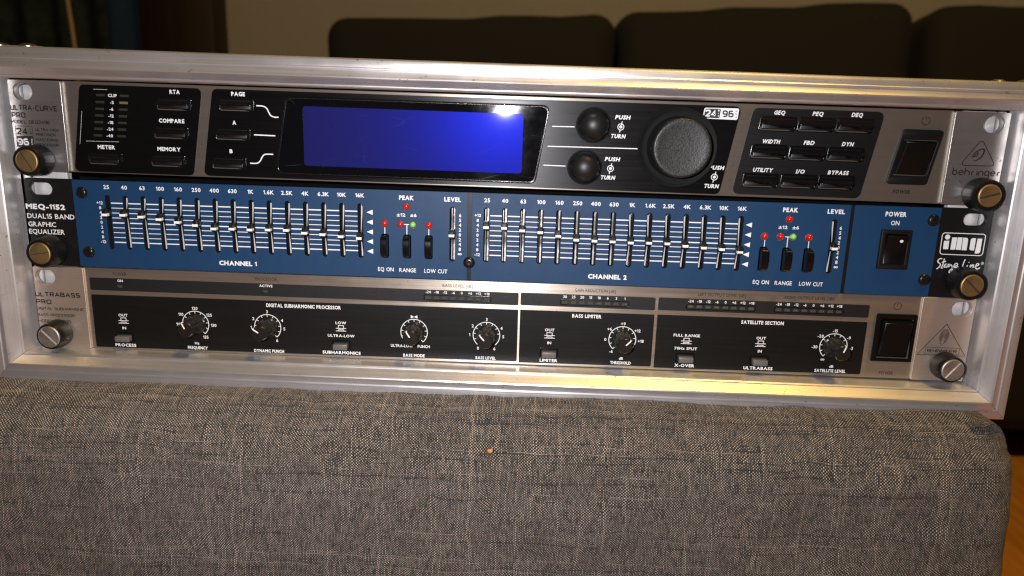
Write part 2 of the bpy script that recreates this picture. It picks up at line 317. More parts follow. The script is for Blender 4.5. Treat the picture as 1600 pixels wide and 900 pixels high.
class Ink:
    """flat print collected into one sheet, y = height of the printed surface"""
    def __init__(s, y): s.bm = BM(); s.y = y-.04; s.k = 0
    def text(s, body, cx, cz, h=1.8, w=None, xs=1., bold=0.012, it=0., rot=0., al='C', rnd=.24):
        sw = h*(.175+bold*3.2)*1.0; H = h-sw; gap = (.26+bold*3.5)
        tot = 0
        for i, ch in enumerate(body): tot += GLYPH[ch][0]+(gap if i < len(body)-1 else 0)
        kx = ((w-sw)/tot if tot else 1) if w else H*xs
        W = tot*kx; x0 = {'C': -W/2, 'L': sw/2, 'R': -W-sw/2}[al]; cr, sr = math.cos(rot), math.sin(rot); pen = x0
        for ch in body:
            g = GLYPH[ch]
            for path in g[1:]:
                f = path.split(); sharp = f[-1] == 's'; f = f[:-1] if sharp else f
                keep = {i_ for i_, q in enumerate(f) if q[-1] == '!'}; P = [tuple(map(float, q.rstrip('!').split(','))) for q in f]
                P = [(pen+p[0]*kx, p[1]*H-H/2) for p in P]
                if not sharp and len(P) > 2:
                    cl = P[0] == P[-1]
                    P = round_path(P[:-1] if cl else P, rnd*H*1.1, cl, 3, keep)
                else: cl = False
                P = [(p[0]+it*p[1], p[1]) for p in P]
                s.ribbon([(cx+p[0]*cr-p[1]*sr, cz+p[0]*sr+p[1]*cr) for p in P], sw, cl)
            pen += (g[0]+gap)*kx
    def ftext(s, body, cx, cz, h=1.8, w=None, xs=1., bold=.012, al='C', it=0.):
        sz = h/CAP; bold = bold+.012; items = []; pen = 0; gap = .085
        for ch in body:
            if ch == ' ': pen += .34; continue
            if ch == '1': items.append((ch, pen, None, None)); pen += .26+gap; continue
            me = text_mesh(ch, bold); x0 = min(v.co.x for v in me.vertices); x1 = max(v.co.x for v in me.vertices)
            items.append((ch, pen, me, x0)); pen += x1-x0+gap
        tot = pen-gap; sx = w/tot if w else sz*xs; o = {'C': -tot*sx/2, 'L': 0, 'R': -tot*sx}[al]
        for ch, p, me, x0 in items:
            if me is None:
                sw = h*(.15+bold*2.6); X = cx+o+p*sx
                s.ribbon([(X+.02*h, cz+h*.24), (X+.26*sx-sw/2, cz+h/2-sw*.3), (X+.26*sx-sw/2, cz-h/2)], sw); continue
            n0 = len(s.bm.verts); s.bm.from_mesh(me); s.bm.verts.ensure_lookup_table()
            for v in s.bm.verts[n0:]: v.co = (cx+o+(p+v.co.x-x0)*sx+it*(v.co.y*sz-h/2), s.y, cz-h/2+v.co.y*sz)
    def ribbon(s, pts, w, closed=False):
        P = [Vector(p) for p in pts]; N = len(P); L, R_ = [], []; s.k += 1; yy = s.y-.006*(s.k % 5)
        for i in range(N):
            a = P[i-1] if (i or closed) else None; b = P[(i+1) % N] if (i < N-1 or closed) else None
            if a is None: d = (b-P[i]).normalized(); n = Vector((-d.y, d.x)); f = 1
            elif b is None: d = (P[i]-a).normalized(); n = Vector((-d.y, d.x)); f = 1
            else:
                d1, d2 = (P[i]-a).normalized(), (b-P[i]).normalized(); n1, n2 = Vector((-d1.y, d1.x)), Vector((-d2.y, d2.x))
                n = (n1+n2); n = n.normalized() if n.length > .2 else n1; f = min(1/max(n.dot(n1), .45), 1.7)
            ww = w(i/(N-1)) if callable(w) else w
            L.append(s.bm.verts.new((P[i].x+n.x*ww/2*f, yy, P[i].y+n.y*ww/2*f))); R_.append(s.bm.verts.new((P[i].x-n.x*ww/2*f, yy, P[i].y-n.y*ww/2*f)))
        for i in range(N if closed else N-1):
            j = (i+1) % N
            try: s.bm.faces.new((L[i], L[j], R_[j], R_[i]))
            except ValueError: pass
    def poly(s, pts, y=None):
        vs = [s.bm.verts.new((p[0], s.y if y is None else y, p[1])) for p in pts]; s.bm.faces.new(vs)
    def line(s, x0, z0, x1, z1, w): s.ribbon([(x0, z0), (x1, z1)], w)
    def done(s, name, material, parent): return tag(to_obj(name, s.bm, material, parent, smooth=0), kind='stuff')
def smooth_path(pts, n=6):
    out = []
    for i in range(len(pts)-1):
        p0, p1, p2, p3 = (Vector(pts[max(i-1, 0)]), Vector(pts[i]), Vector(pts[i+1]), Vector(pts[min(i+2, len(pts)-1)]))
        for k_ in range(n):
            t = k_/n; out.append(tuple(.5*((2*p1)+(p2-p0)*t+(2*p0-5*p1+4*p2-p3)*t*t+(3*p1-p0-3*p2+p3)*t**3)))
    return out+[tuple(pts[-1])]
def arc(cx, cz, r, a0, a1, n=24): return [(cx+r*math.cos(math.radians(a0+(a1-a0)*i/n)), cz+r*math.sin(math.radians(a0+(a1-a0)*i/n))) for i in range(n+1)]

# ------------------------------------------------------------------ the room behind
def plane_obj(name, pts, material, kind='structure'):
    bm = BM(); bm.faces.new([bm.verts.new(p) for p in pts]); return tag(to_obj(name, bm, material, smooth=0), kind=kind)
plane_obj('floor', [(-4000, -2500, -435), (4000, -2500, -435), (4000, 2600, -435), (-4000, 2600, -435)], 'wood')
bm = BM(); box(bm, (1000, 1860, 800), (3800, 100, 2500)); tag(to_obj('wall', bm, 'wall', smooth=0), kind='structure')
def pillow(bm, s, r, seed, amp):
    bmesh.ops.create_cube(bm, size=1); bmesh.ops.scale(bm, vec=s, verts=bm.verts)
    bmesh.ops.bevel(bm, geom=bm.edges[:], offset=r, segments=7, affect='EDGES', profile=.5)
    bmesh.ops.subdivide_edges(bm, edges=[e for e in bm.edges if e.calc_length() > 60], cuts=7, use_grid_fill=True)
    for v in bm.verts:
        v.co += v.co.normalized()*amp*(noise.noise(v.co*.006+Vector((seed, 0, 0)))*1.6)+Vector((0, -18*max(0, 1-(2*v.co.x/s[0])**2)*max(0, 1-(2*v.co.z/s[2])**2)*(1 if v.co.y < 0 else 0), 0))
t = thing('sofa', 'dark fabric sofa standing against the beige wall behind the rack case', 'sofa', (660, 1250, -435))
bm = BM(); pillow(bm, (2400, 1000, 330), 40, 1, 4); to_obj('seat_base', bm, 'sofa', t, (0, 60, 225))
bm = BM(); pillow(bm, (2260, 180, 500), 50, 2, 4); to_obj('backrest', bm, 'sofa', t, (0, 450, 500))
for x in (-1080, 1080):
    for y in (-320, 380):
        bm = BM(); lathe(bm, [(0, -25), (22, -25), (28, 25), (0, 25)], seg=16); to_obj('leg', bm, 'cabinet', t, (x, y, 27), (math.pi/2, 0, 0))
for i, (cx, top, wd, ro, lb) in enumerate(((-150, 366, 716, -.035, 'dark square sofa back cushion beside the bare beige wall, leftmost of three'), (572, 405, 716, -.055, 'wide dark sofa back cushion rising to the right, middle one of three'),
                                          (1296, 424, 690, -.02, 'dark sofa back cushion at the right edge, partly cut off'))):
    bm = BM(); pillow(bm, (wd, 190, 520), 55, 5+i, 9)
    tag(to_obj('sofa_cushion', bm, 'sofa', None, (cx, 1550, top-258), (-.12, ro, 0)), lb, 'cushion', 'back cushions of the sofa')
bm = BM(); box(bm, (0, 0, 0), (204, 100, 2300), 4)
t = thing('cabinet', 'dark brown wooden cabinet side between curtain and beige wall', 'cabinet', (-982, 1755, -435))
to_obj('side_panel', bm, 'cabinet', t, (0, 0, 1150))
def curtain(name, x0, x1, y, material, label, pleat, amp):
    bm = BM(); n = int((x1-x0)/6); a, b = [], []
    for i in range(n+1):
        x = x0+(x1-x0)*i/n; yy = y+amp*math.sin(x/pleat+1.3*math.sin(x/97))
        a.append(bm.verts.new((x, yy, 1500))); b.append(bm.verts.new((x+8*math.sin(x/60), yy*1.0+6, -425)))
    for i in range(n): bm.faces.new((a[i], a[i+1], b[i+1], b[i]))
    g = bmesh.ops.solidify(bm, geom=bm.faces[:], thickness=2)
    tag(to_obj(name, bm, material, smooth=60), label, 'curtain')
curtain('curtain', -1900, -1108, 1600, 'curtain', 'dark teal curtain hanging at the far left', 19, 16)
curtain('curtain', -1105, -1025, 1590, 'blue_curtain', 'narrow blue curtain strip next to the dark cabinet', 14, 9)
bm = BM()
pts = [(-1031, 1300, 470), (-1026, 1300, 380), (-1021, 1300, 300), (-1018, 1300, 240), (-1020, 1300, 100), (-1010, 1300, -80), (-1015, 1300, -300), (-1000, 1290, -432)]
pts = [Vector(p) for p in pts]; prev = None
for p in pts:
    r = [bm.verts.new(p+Vector((4.2*math.cos(a*math.pi/4), 4.2*math.sin(a*math.pi/4), 0))) for a in range(8)]
    if prev:
        for j in range(8): bm.faces.new((prev[j], prev[(j+1) % 8], r[(j+1) % 8], r[j]))
    prev = r
tag(to_obj('hanging_cord', bm, 'cord'), 'thin pale cord hanging down in front of the dark teal curtain', 'cord')

# ------------------------------------------------------------------ the ottoman
def ottoman():
    x0, x1, y0, y1 = -420, 249.5, -46, 470; rc = 16; zt, zb = -13.0, -425
    sec = []                                                       # cross-section: point, outward normal, arc length
    def seg(a, b, nrm, step):
        n = max(1, int((Vector(b)-Vector(a)).length/step))
        for i in range(n): sec.append((Vector(a).lerp(Vector(b), i/n), Vector(nrm)))
    def cor(c, a0):
        for i in range(8):
            a = math.radians(a0+90*i/8); d = Vector((math.cos(a), math.sin(a))); sec.append((Vector(c)+d*rc, d))
    seg((x0+rc, y0), (x1-rc, y0), (0, -1), 3.2); cor((x1-rc, y0+rc), -90)
    seg((x1, y0+rc), (x1, y1-rc), (1, 0), 14); cor((x1-rc, y1-rc), 0)
    seg((x1-rc, y1), (x0+rc, y1), (0, 1), 60); cor((x0+rc, y1-rc), 90)
    seg((x0, y1-rc), (x0, y0+rc), (-1, 0), 60); cor((x0+rc, y0+rc), 180)
    rings = []; rh, rv = 34, 30
    rings.append((60, 0.0)); rings.append((46, 0)); rings.append((38, 0))
    for i in range(0, 19):
        a = math.radians(90-90*i/18); rings.append((rh*(1-math.cos(a)), -rv*(1-math.sin(a))))
    z = -rv
    while z > -115: z -= 3.0; rings.append((0, z))
    for z in (-140, -200, -300, -380, zb-zt): rings.append((0 if z > -390 else 6, z))
    bm = BM(); uvl = bm.loops.layers.uv.new('weave'); V = []; UV = {}
    arcv = 0; last = None
    for ins, dz in rings:
        if last: arcv += math.hypot(ins-last[0], dz-last[1])
        last = (ins, dz); row = []; au = 0; pp = None
        for p, n in sec:
            if pp is not None: au += (p-pp).length
            pp = p
            q = p-Vector((n.x*ins*(.32 if n.x > 0 else 1), n.y*ins))
            x, y, zz = q.x, q.y, zt+dz
            if x > 200: x += max(0, -dz-25)*.07*(x-200)/50
            zz += max(0, min(1, (x+60)/300))*1.6*max(0, 1+dz/60)                   # plumper towards the right
            N = Vector((n.x, n.y, 0))*(1 if ins < 20 else .3)+Vector((0, 0, 1))*(ins/rh if ins < rh else 1); N.normalize()
            d = 1.5*noise.noise(Vector((x*.012, dz*.03, 3)))*(1 if x < 200 else max(.15, 1-(x-200)/50))+.5*noise.noise(Vector((x*.05, dz*.09, 8)))*(1 if x < 215 else .4)
            cr = abs(arcv-(50+3*math.sin(x*.01)+.012*x)); d -= 1.1*math.exp(-(cr/1.5)**2)*(1 if n.y < -.2 else .4)      # crease under the top edge
            rt = max(0, (x-150)/95)
            d += rt*.22*math.sin(arcv*.22+x*.03)+rt*.12*math.sin(arcv*.47-x*.06)                                     # folds at the right-hand corner
            if 14 < ins < 40: d += 1.0*noise.noise(Vector((x*.02, 5, 1)))+.7*noise.noise(Vector((x*.07, 9, 1)))+.4
            if y > 20: d = min(d, 0)
            if ins > 44: d = -1
            v = bm.verts.new((x+N.x*d, y+N.y*d, zz+N.z*d)); row.append(v); UV[v] = (au, -arcv)
        V.append(row)
    n = len(sec)
    per = au+20
    for a, b in zip(V, V[1:]):
        for j in range(n):
            q = (j+1) % n; f = bm.faces.new((a[j], a[q], b[q], b[j]))
            for l in f.loops:
                uu = UV[l.vert]; l[uvl].uv = (uu[0]+(per if (q == 0 and l.vert in (a[0], b[0])) else 0), uu[1])
    for row, rev in ((V[0], False), (V[-1], True)):
        f = bm.faces.new(row if not rev else row[::-1])
        for l in f.loops: l[uvl].uv = (l.vert.co.x, l.vert.co.y)
    bmesh.ops.recalc_face_normals(bm, faces=bm.faces[:])
    t = thing('ottoman', 'grey beige woven upholstered ottoman carrying the rack case', 'ottoman', (0, 0, -435))
    to_obj('cushion_cover', bm, 'weave', t, (0, 0, 435), smooth=80)
    for x in (-380, 205):
        for y in (-5, 430):
            bm = BM(); box(bm, (0, 0, 0), (40, 40, 12), 2); to_obj('foot', bm, 'cabinet', t, (x, y, 6))
    # loose fibres along the right edge and the top fold
    bm = BM()
    for i in range(150):
        if i < 70: p = Vector((244.5, random.uniform(-40, -10), random.uniform(-110, -30)))
        else: p = Vector((random.uniform(-230, 235), -22+random.uniform(-3, 3), -14.8+max(0, min(1, .3))*1.2))
        d = Vector((random.uniform(.1, 1) if i < 70 else random.uniform(-.7, .7), random.uniform(-.6, 0), random.uniform(-.5, .6) if i < 70 else random.uniform(.1, .7))).normalized()
        L = random.uniform(1, 3.2) if i < 70 else random.uniform(.7, 1.8); r = .035; pr = None
        for s_ in range(4):
            c_ = p+d*L*s_/3+Vector((0, 0, -.25*s_*s_/3)); q = [bm.verts.new(c_+Vector((r*math.cos(k_*2.094), 0, r*math.sin(k_*2.094)))) for k_ in range(3)]
            if pr:
                for j in range(3): bm.faces.new((pr[j], pr[(j+1) % 3], q[(j+1) % 3], q[j]))
            pr = q
    tag(to_obj('loose_fibres', bm, 'cord', t, (0, 0, 435)), kind='stuff')
ottoman()

# ------------------------------------------------------------------ the flight case
PROF = [(0, 3), (0, -8.6), (.25, -9.6), (.8, -10.1), (1.3, -10.2), (4.1, -14.7), (4.5, -15.3), (5.1, -15.5), (5.6, -15.2), (8.0, -14.0), (8.5, -13.95), (8.9, -14.25), (9.4, -14.3), (9.8, -14.05),
        (12.5, -13.9), (13.4, -13.5), (14.0, -12.6), (14.25, -11.2), (14.3, 22), (13.0, 22), (12.9, 3)]
def corner(o, side, top):
    x = (-243.3-o) if side < 0 else (240.8+o)
    z = ((137.2+o) if side < 0 else (134.9+o*.84)) if top else ((.3-o) if side < 0 else (-.9-o))
    return x, z
case = thing('flight_case', 'aluminium edged flight case front holding three rack units', 'case', (0, 0, 0))
for (c0, c1, m_) in (((-1, 1), (1, 1), 'alu_h'), ((-1, 0), (1, 0), 'alu_h'), ((-1, 0), (-1, 1), 'alu_v'), ((1, 0), (1, 1), 'alu_v')):
    bm = BM(); A, B = [], []; NN = 24; rows = []
    for k_ in range(NN+1):
        f = k_/NN; row = []
        for (o, y) in PROF:
            a, b = corner(o, *c0), corner(o, *c1)
            gp = .12*(1-2*f)                                       # hairline mitre gap
            dirv = (Vector(b)-Vector(a)).normalized()
            p = Vector(a).lerp(Vector(b), f)+dirv*gp
            wv = .12*noise.noise(Vector((p.x*.03, p.y*.03, o*.4)))
            row.append(bm.verts.new((p.x+(wv if m_ == 'alu_v' else 0), y+wv*.6, p.y+(wv if m_ == 'alu_h' else 0))))
        rows.append(row)
    for r0, r1 in zip(rows, rows[1:]):
        for i in range(len(PROF)): bm.faces.new((r0[i], r0[(i+1) % len(PROF)], r1[(i+1) % len(PROF)], r1[i]))
    bm.faces.new(rows[0]); bm.faces.new(rows[-1][::-1])
    bmesh.ops.recalc_face_normals(bm, faces=bm.faces[:])
    to_obj('frame_bar', bm, m_, case, smooth=28)
for nm, c_, s_, ro in (('top_panel', (-1, 180, 145.0), (496, 330, 7), (0, .0095, 0)), ('bottom_panel', (-1, 180, -8.5), (496, 330, 8), (0, .0025, 0)), ('side_panel', (-250.5, 180, 67), (7, 330, 140), None), ('side_panel', (248.5, 180, 67), (7, 330, 138), None), ('back_panel', (-1, 349, 67), (490, 7, 138), None)):
    bm = BM(); box(bm, (0, 0, 0), s_, .5); to_obj(nm, bm, 'shell', case, c_, ro or (0, 0, 0))
# rack rails behind the ears: two bright strips with a dark groove between them
for sx, x0 in ((-1, -243), (1, 240.5)):
    r = bpy.data.objects.new('rack_rail', None)
    bm = BM()
    if sx < 0: strips = ((-242.8, -239.0), (-237.8, -220))
    else: strips = ((220, 235.6), (236.8, 240.4))
    for a, b in strips: box(bm, ((a+b)/2, 5.2, 67.5), (b-a, 2.0, 133.6), .3)
    box(bm, ((strips[0][0]+strips[1][1])/2, 8, 67.5), (abs(strips[1][1]-strips[0][0])-1, 1.2, 133), 0)
    for z in range(0, 9):                                         # cage-nut holes read as dark squares behind
        pass
    to_obj('rack_rail', bm, 'rail', case)
# rivets on the top edge with their washer plate
for x, r_ in ((-240.5, 4.6), (-226.9, 4.2), (229.0, 3.4), (242.0, 4.6)):
    zt = 151.4 if x < 0 else 146.95
    bm = BM(); lathe(bm, [(0, -1.7), (r_*.45, -1.6), (r_*.8, -1.1), (r_, -.4), (r_, 0)], seg=24)
    to_obj('rivet', bm, 'rivet', case, (x, -3.5, zt), (-math.pi/2, 0, 0))
for x in (-242, 242):
    bm = BM(); box(bm, (0, 0, 0), (46, 20, .8), .3); to_obj('corner_plate', bm, 'alu_h', case, (x, 4, 151.5 if x < 0 else 147.0), (0, .0095, 0))

# ------------------------------------------------------------------ helpers for the rack units
CZ = {1: 113.19, 2: 66.945, 3: 22.2}; ROLL = {1: .005354, 2: .001017, 3: 0}
def persp(un, x, z, h):
    """a print read in the panel's plane really sits h mm in front of it"""
    k_ = 1-h/357.15; zc = CAM[2]-CZ[un]; return CAM[0]+(x-CAM[0])*k_, zc+(z-zc)*k_
def capsule(cx, cz, w_, h_, n=10):
    r = min(w_, h_)/2; L = []
    if w_ >= h_:
        L += [(cx+w_/2-r+r*math.cos(math.radians(a)), cz+r*math.sin(math.radians(a))) for a in [90-180*i/n for i in range(n+1)]]
        L += [(cx-w_/2+r+r*math.cos(math.radians(a)), cz+r*math.sin(math.radians(a))) for a in [270-180*i/n for i in range(n+1)]]
    else:
        L += [(cx+r*math.cos(math.radians(a)), cz+h_/2-r+r*math.sin(math.radians(a))) for a in [180-180*i/n for i in range(n+1)]]
        L += [(cx+r*math.cos(math.radians(a)), cz-h_/2+r+r*math.sin(math.radians(a))) for a in [0-180*i/n for i in range(n+1)]]
    return L
_shared = {}
def shared(key, build, material, name, parent, loc, rot=(0, 0, 0), smooth=30):
    """alike pieces share one mesh"""
    if key not in _shared:
        bm = BM(); build(bm); o = to_obj(name, bm, material, parent, loc, rot, smooth); _shared[key] = o.data; return o
    return to_obj(name, _shared[key], None, parent, loc, rot)
def ears(un, t, hl, hr, xl, xr, il, ir, y, th, material, sw, sh, sxl, sxr, szu=16.4, szl=-15.5):
    for (a, b, cx) in ((xl, il, sxl), (ir, xr, sxr)):
        bm = BM(); plate(bm, rpoly([(a, hl), (b, hl), (b, -hr), (a, -hr)], .9), [capsule(cx, szu, sw, sh), capsule(cx*.985, szl, sw, sh)], y, th, .25)
        to_obj('mounting_ear', bm, material, t, smooth=0)
def chassis(t, mw=430):
    bm = BM(); box(bm, (0, 0, 0), (mw, 180, 41), .5); to_obj('chassis', bm, 'shell', t, (0, 98, 0))

# ================================================================== unit 1: the processor with the blue display
u1 = thing('digital_equalizer', 'bronze and black rack processor with wide blue display and large round dial', 'audio rack unit', (0, 0, CZ[1]), (0, ROLL[1], 0))
K = .16
bm = BM(); plate(bm, rrect(-1, .1, 428.8, 44.0, .5), (), 0, 2.6, .3); to_obj('front_plate', bm, 'plate', u1, smooth=0)
ears(1, u1, 21.9, 21.9, -240.9, 238.9, -214.6, 212.9, -1.9, 4.4, 'ear', 9.6, 7.9, -233.9, 231.6)
chassis(u1)
def para(xt0, xt1, zt, xb0, xb1, zb, r): return rpoly([(xt0, zt), (xt1, zt), (xb1, zb), (xb0, zb)], r, 6)
LEFTB = [('RTA', -160.3, 12.7, 16.9, 6.5), ('COMPARE', -162.6, -.9, 16.9, 6.5), ('MEMORY', -165.1, -14.6, 16.9, 6.5), ('METER', -196.6, -14.6, 16.9, 6.5)]
MIDB = [('PAGE', -129.4, 13.4, 17.0, 6.5), ('A', -131.9, -.5, 17.0, 6.5), ('B', -134.4, -14.6, 16.9, 6.5)]
RIGHTB = [('GEQ', 131.5, 13.2), ('PEQ', 149.6, 13.3), ('DEQ', 167.7, 13.5), ('WIDTH', 128.7, 0), ('FBD', 147.0, -.2), ('DYN', 165.2, -.1), ('UTILITY', 126.2, -13.8), ('I/O', 144.5, -13.6), ('BYPASS', 162.5, -13.5)]
def hole(x, z, w_, h_): return rrect(x, z, w_, h_, 1.2, .10)
bm = BM(); plate(bm, para(-206.3, -145.9, 20.7, -212.9, -152.6, -21.4, 3.0), [hole(*b[1:]) for b in LEFTB], -.32, .3, .06); to_obj('black_overlay', bm, 'black_brushed', u1, smooth=0)
DISP = para(-105.2, 22.9, 18.3, -111.2, 17.1, -19.3, 3.4)
KN = [(44.0, 9.7, 8.2), (40.8, -10.4, 8.2), (84.9, .6, 18.7)]
bm = BM(); plate(bm, para(-140.9, 113.8, 20.7, -147.6, 106.9, -21.2, 3.0), [hole(*b[1:]) for b in MIDB]+[DISP]+[circle(*k_, 40) for k_ in KN], -.32, .3, .06); to_obj('black_overlay', bm, 'black_brushed', u1, smooth=0)
bm = BM(); plate(bm, para(119.5, 181.3, 20.4, 112.9, 174.6, -20.7, 3.4), [hole(b[1], b[2], 17.2, 7.0) for b in RIGHTB], -.32, .3, .06); to_obj('black_overlay', bm, 'black_print', u1, smooth=0)
def well(w_, h_):
    def f(bm):
        plate(bm, rrect(0, 0, w_+.1, h_+.1, 1.2, .10), [rrect(0, 0, w_-.9, h_-.9, .9, .10)], -.50, .48, .12)
        plate(bm, rrect(0, 0, w_-.6, h_-.6, .9, .10), (), -.06, .04, 0)
    return f
def key(w_, h_):
    def f(bm): plate(bm, rrect(0, 0, w_, h_, .7, .10), (), -1.35, 1.3, .38)
    return f
for x, z, w_, h_, lamp_ in [(b[1], b[2], b[3], b[4], b[0] in ('COMPARE', 'MEMORY', 'A')) for b in LEFTB+MIDB]+[(b[1], b[2], 17.2, 7.0, True) for b in RIGHTB]:
    b_ = shared(('key', w_, h_), key(w_-2.2, h_-1.9), 'black_pl', 'button', u1, (x-.1, 0, z))
    shared(('well', w_, h_), well(w_, h_), 'black_gl', 'bezel', u1, (x, 0, z), smooth=40)
    if lamp_: shared('keylamp', lambda bm: plate(bm, rrect(0, 0, 3.6, 1.1, .3, .1), (), -.12, .12, .03), 'led_dim' if False else 'black_gl', 'led_window', b_, (-4.3, -1.32, 1.1))
# level meter: two columns of unlit windows
ink = Ink(-.32)
for i, (lb, z) in enumerate((('CLIP', 15.9), ('-3', 12.6), ('-6', 9.4), ('-12', 6.2), ('-18', 3.0), ('-24', -.2), ('-40', -3.4))):
    for sx in (-1, 1):
        x = -192.3+K*(z-6)+sx*5.85+.4
        o = shared('mled', lambda bm: box(bm, (0, 0, 0), (4.2, .3, 1.15), .1, 1), 'led_dim', 'led', u1, (x, -.42, z))
        if sx == 1 and lb == '-3': o.data = o.data.copy(); o.data.materials[0] = M['led_amber']; o['label'] = 'yellowish unlit led'
    ink.ftext(lb, -192.3+K*(z-6)+.4, z, 1.35, xs=1.12)
ink.ribbon([(-206.2, 8), (-208.8, -8)], .12); ink.line(-205.5, -6.3, -189, -6.2, .12); ink.line(-199.5, 18.6, -192.6, 18.6, .12)
for lb, x, z, w_ in (('RTA', -159.4, 18.6, 5.0), ('COMPARE', -161.9, 4.8, 12.6), ('MEMORY', -164.2, -8.9, 11.6), ('METER', -195.6, -9.0, 8.7), ('PAGE', -128.3, 18.6, 6.7), ('A', -130.9, 5.0, 1.8), ('B', -133.2, -8.8, 1.5)):
    ink.ftext(lb, x, z, 1.75, w_, bold=.025)
ink.ribbon(smooth_path([(-119.6, 13.4), (-116.5, 13.3), (-114.6, 12.3), (-113.6, 10.4), (-112.6, 8.9), (-110.8, 8.3), (-108.9, 8.3)]), .55)
ink.line(-121.4, -.45, -110.9, -.6, .55)
ink.ribbon(smooth_path([(-124.0, -14.3), (-120.6, -14.2), (-118.9, -13.0), (-118.0, -11.4), (-116.9, -10.0), (-115.2, -9.6), (-112.3, -9.6)]), .55)
ink.line(24.2, 8.5, 34.9, 8.6, .42); ink.line(22.4, -1.0, 65.9, -.7, .42); ink.line(20.7, -10.1, 31.5, -10.2, .42)
for (x, z) in ((57.1, 9.3), (53.4, -10.6), (103.9, -12.9)):
    dx = .10*4.4
    ink.ftext('PUSH', x+.7, z+4.5, 1.75, 7.1, bold=.025, it=.2); ink.ftext('TURN', x-1.0, z-4.4, 1.75, 7.0, bold=.025, it=.2)
    ink.ribbon(arc(x, z, 1.45, 0, 360, 20)[:-1], .32, True); ink.poly(circle(x, z, .72, 14)); ink.line(x+.25, z+.9, x+.5, z+2.6, .35); ink.line(x-.25, z-1.5, x-.5, z-2.6, .35)
for lb, x, z, w_ in (('GEQ', 131.8, 18.45, 5.2), ('PEQ', 149.9, 18.5, 5.0), ('DEQ', 168.3, 18.6, 5.2), ('WIDTH', 129.3, 4.9, 8.4), ('FBD', 147.4, 4.9, 5.0), ('DYN', 165.7, 4.9, 5.4), ('UTILITY', 126.9, -8.7, 9.4), ('I/O', 144.9, -8.8, 4.1), ('BYPASS', 163.0, -8.7, 9.8)):
    ink.ftext(lb, x, z, 1.75, w_, bold=.025, it=.2)
# 24 bit / 96 kHz badge
ink.poly(rpoly([(96.2, 19.6), (112.6, 19.75), (112.2, 14.4), (95.6, 14.6)], .9))
ink.done('white_lettering', 'white', u1)
k2 = Ink(-.37)
k2.poly(rpoly([(96.7, 19.2), (104.0, 19.3), (103.6, 14.9), (96.1, 15.0)], .7)); k2.text('96', 107.5, 17.1, 3.2, 5.4, bold=.012)
for i, ch in enumerate('kHz'): k2.text(ch, 111.35, 18.5-1.35*i, .8, .8, bold=.03)
k2.done('badge_print', 'black_ink', u1)
k3 = Ink(-.42); k3.text('24', 99.4, 17.1, 3.2, 5.2, bold=.01, rnd=.14)
for i, ch in enumerate('BIT'): k3.text(ch, 103.0, 18.5-1.35*i, .8, .8, bold=.03)
k3.done('badge_digits', 'white', u1)
# display: gloss window with a bevelled rim and the blue film under it
LCD = [(-97.0, 14.0), (10.2, 13.7), (10.2, -14.6), (-97.0, -14.5)]
dsp = bpy.data.objects.new('display', None); C.objects.link(dsp); dsp.parent = u1
def shrink(P, d):
    c_ = Vector((sum(p[0] for p in P)/len(P), sum(p[1] for p in P)/len(P))); out = []
    for p in P:
        v = Vector(p)-c_; out.append((p[0]-math.copysign(d, v.x)*min(1, abs(v.x)/50), p[1]-math.copysign(d, v.y)*min(1, abs(v.y)/14)))
    return out
bm = BM(); plate(bm, DISP, [shrink(DISP, .75)], -.62, .6, .16); to_obj('rim', bm, 'black_gl', dsp, smooth=40)
bm = BM(); plate(bm, shrink(DISP, .8), [rpoly(LCD, 1.6)], -.34, .32, .05); to_obj('window_frame', bm, 'lens', dsp, smooth=0)
bm = BM(); plate(bm, rpoly([(-97.4, 14.3), (10.6, 14.0), (10.6, -14.9), (-97.4, -14.9)], 1.6), (), -.2, .18, .0); to_obj('screen', bm, 'lcd', dsp, smooth=0)
# encoders
for x, z in ((44.0, 9.7), (40.8, -10.4)):
    kk = bpy.data.objects.new('encoder_knob', None); C.objects.link(kk); kk.parent = u1; kk.location = (x*S, 0, z*S)
    shared('encring', lambda bm: (lathe(bm, [(8.5, -.05), (8.5, -.45), (8.45, -.5), (7.9, -.5), (7.7, -.1), (7.3, -.1)], seg=48)), 'matte', 'collar', kk, (0, 0, 0), smooth=50)
    shared('encdome', lambda bm: lathe(bm, [(0, -9.0), (1.6, -8.9), (3.4, -8.4), (5.0, -7.4), (6.2, -6.0), (7.0, -4.3), (7.45, -2.2), (7.5, -.05)], seg=48), 'knob_dome', 'dome', kk, (0, 0, 0), smooth=60)
kk = bpy.data.objects.new('jog_dial', None); C.objects.link(kk); kk.parent = u1; kk.location = (84.9*S, 0, .6*S)
bm = BM(); lathe(bm, [(18.95, -.05), (19.15, -.6), (18.9, -.9), (18.4, -.9), (17.9, -.6), (16.2, -.5), (15.6, -.5), (14.6, -.45)], seg=72); to_obj('collar', bm, 'matte', kk, smooth=50)
bm = BM(); lathe(bm, [(13.5, -12.4), (13.8, -12.0), (14.4, -6), (14.7, -.4)], seg=72); to_obj('skirt', bm, 'black_pl', kk, smooth=50)
bm = BM(); lathe(bm, [(0, -12.2), (6, -12.35), (11, -12.7), (12.6, -12.95), (13.2, -12.85), (13.55, -12.4)], seg=72); to_obj('cap', bm, 'knob_soft', kk, smooth=60)
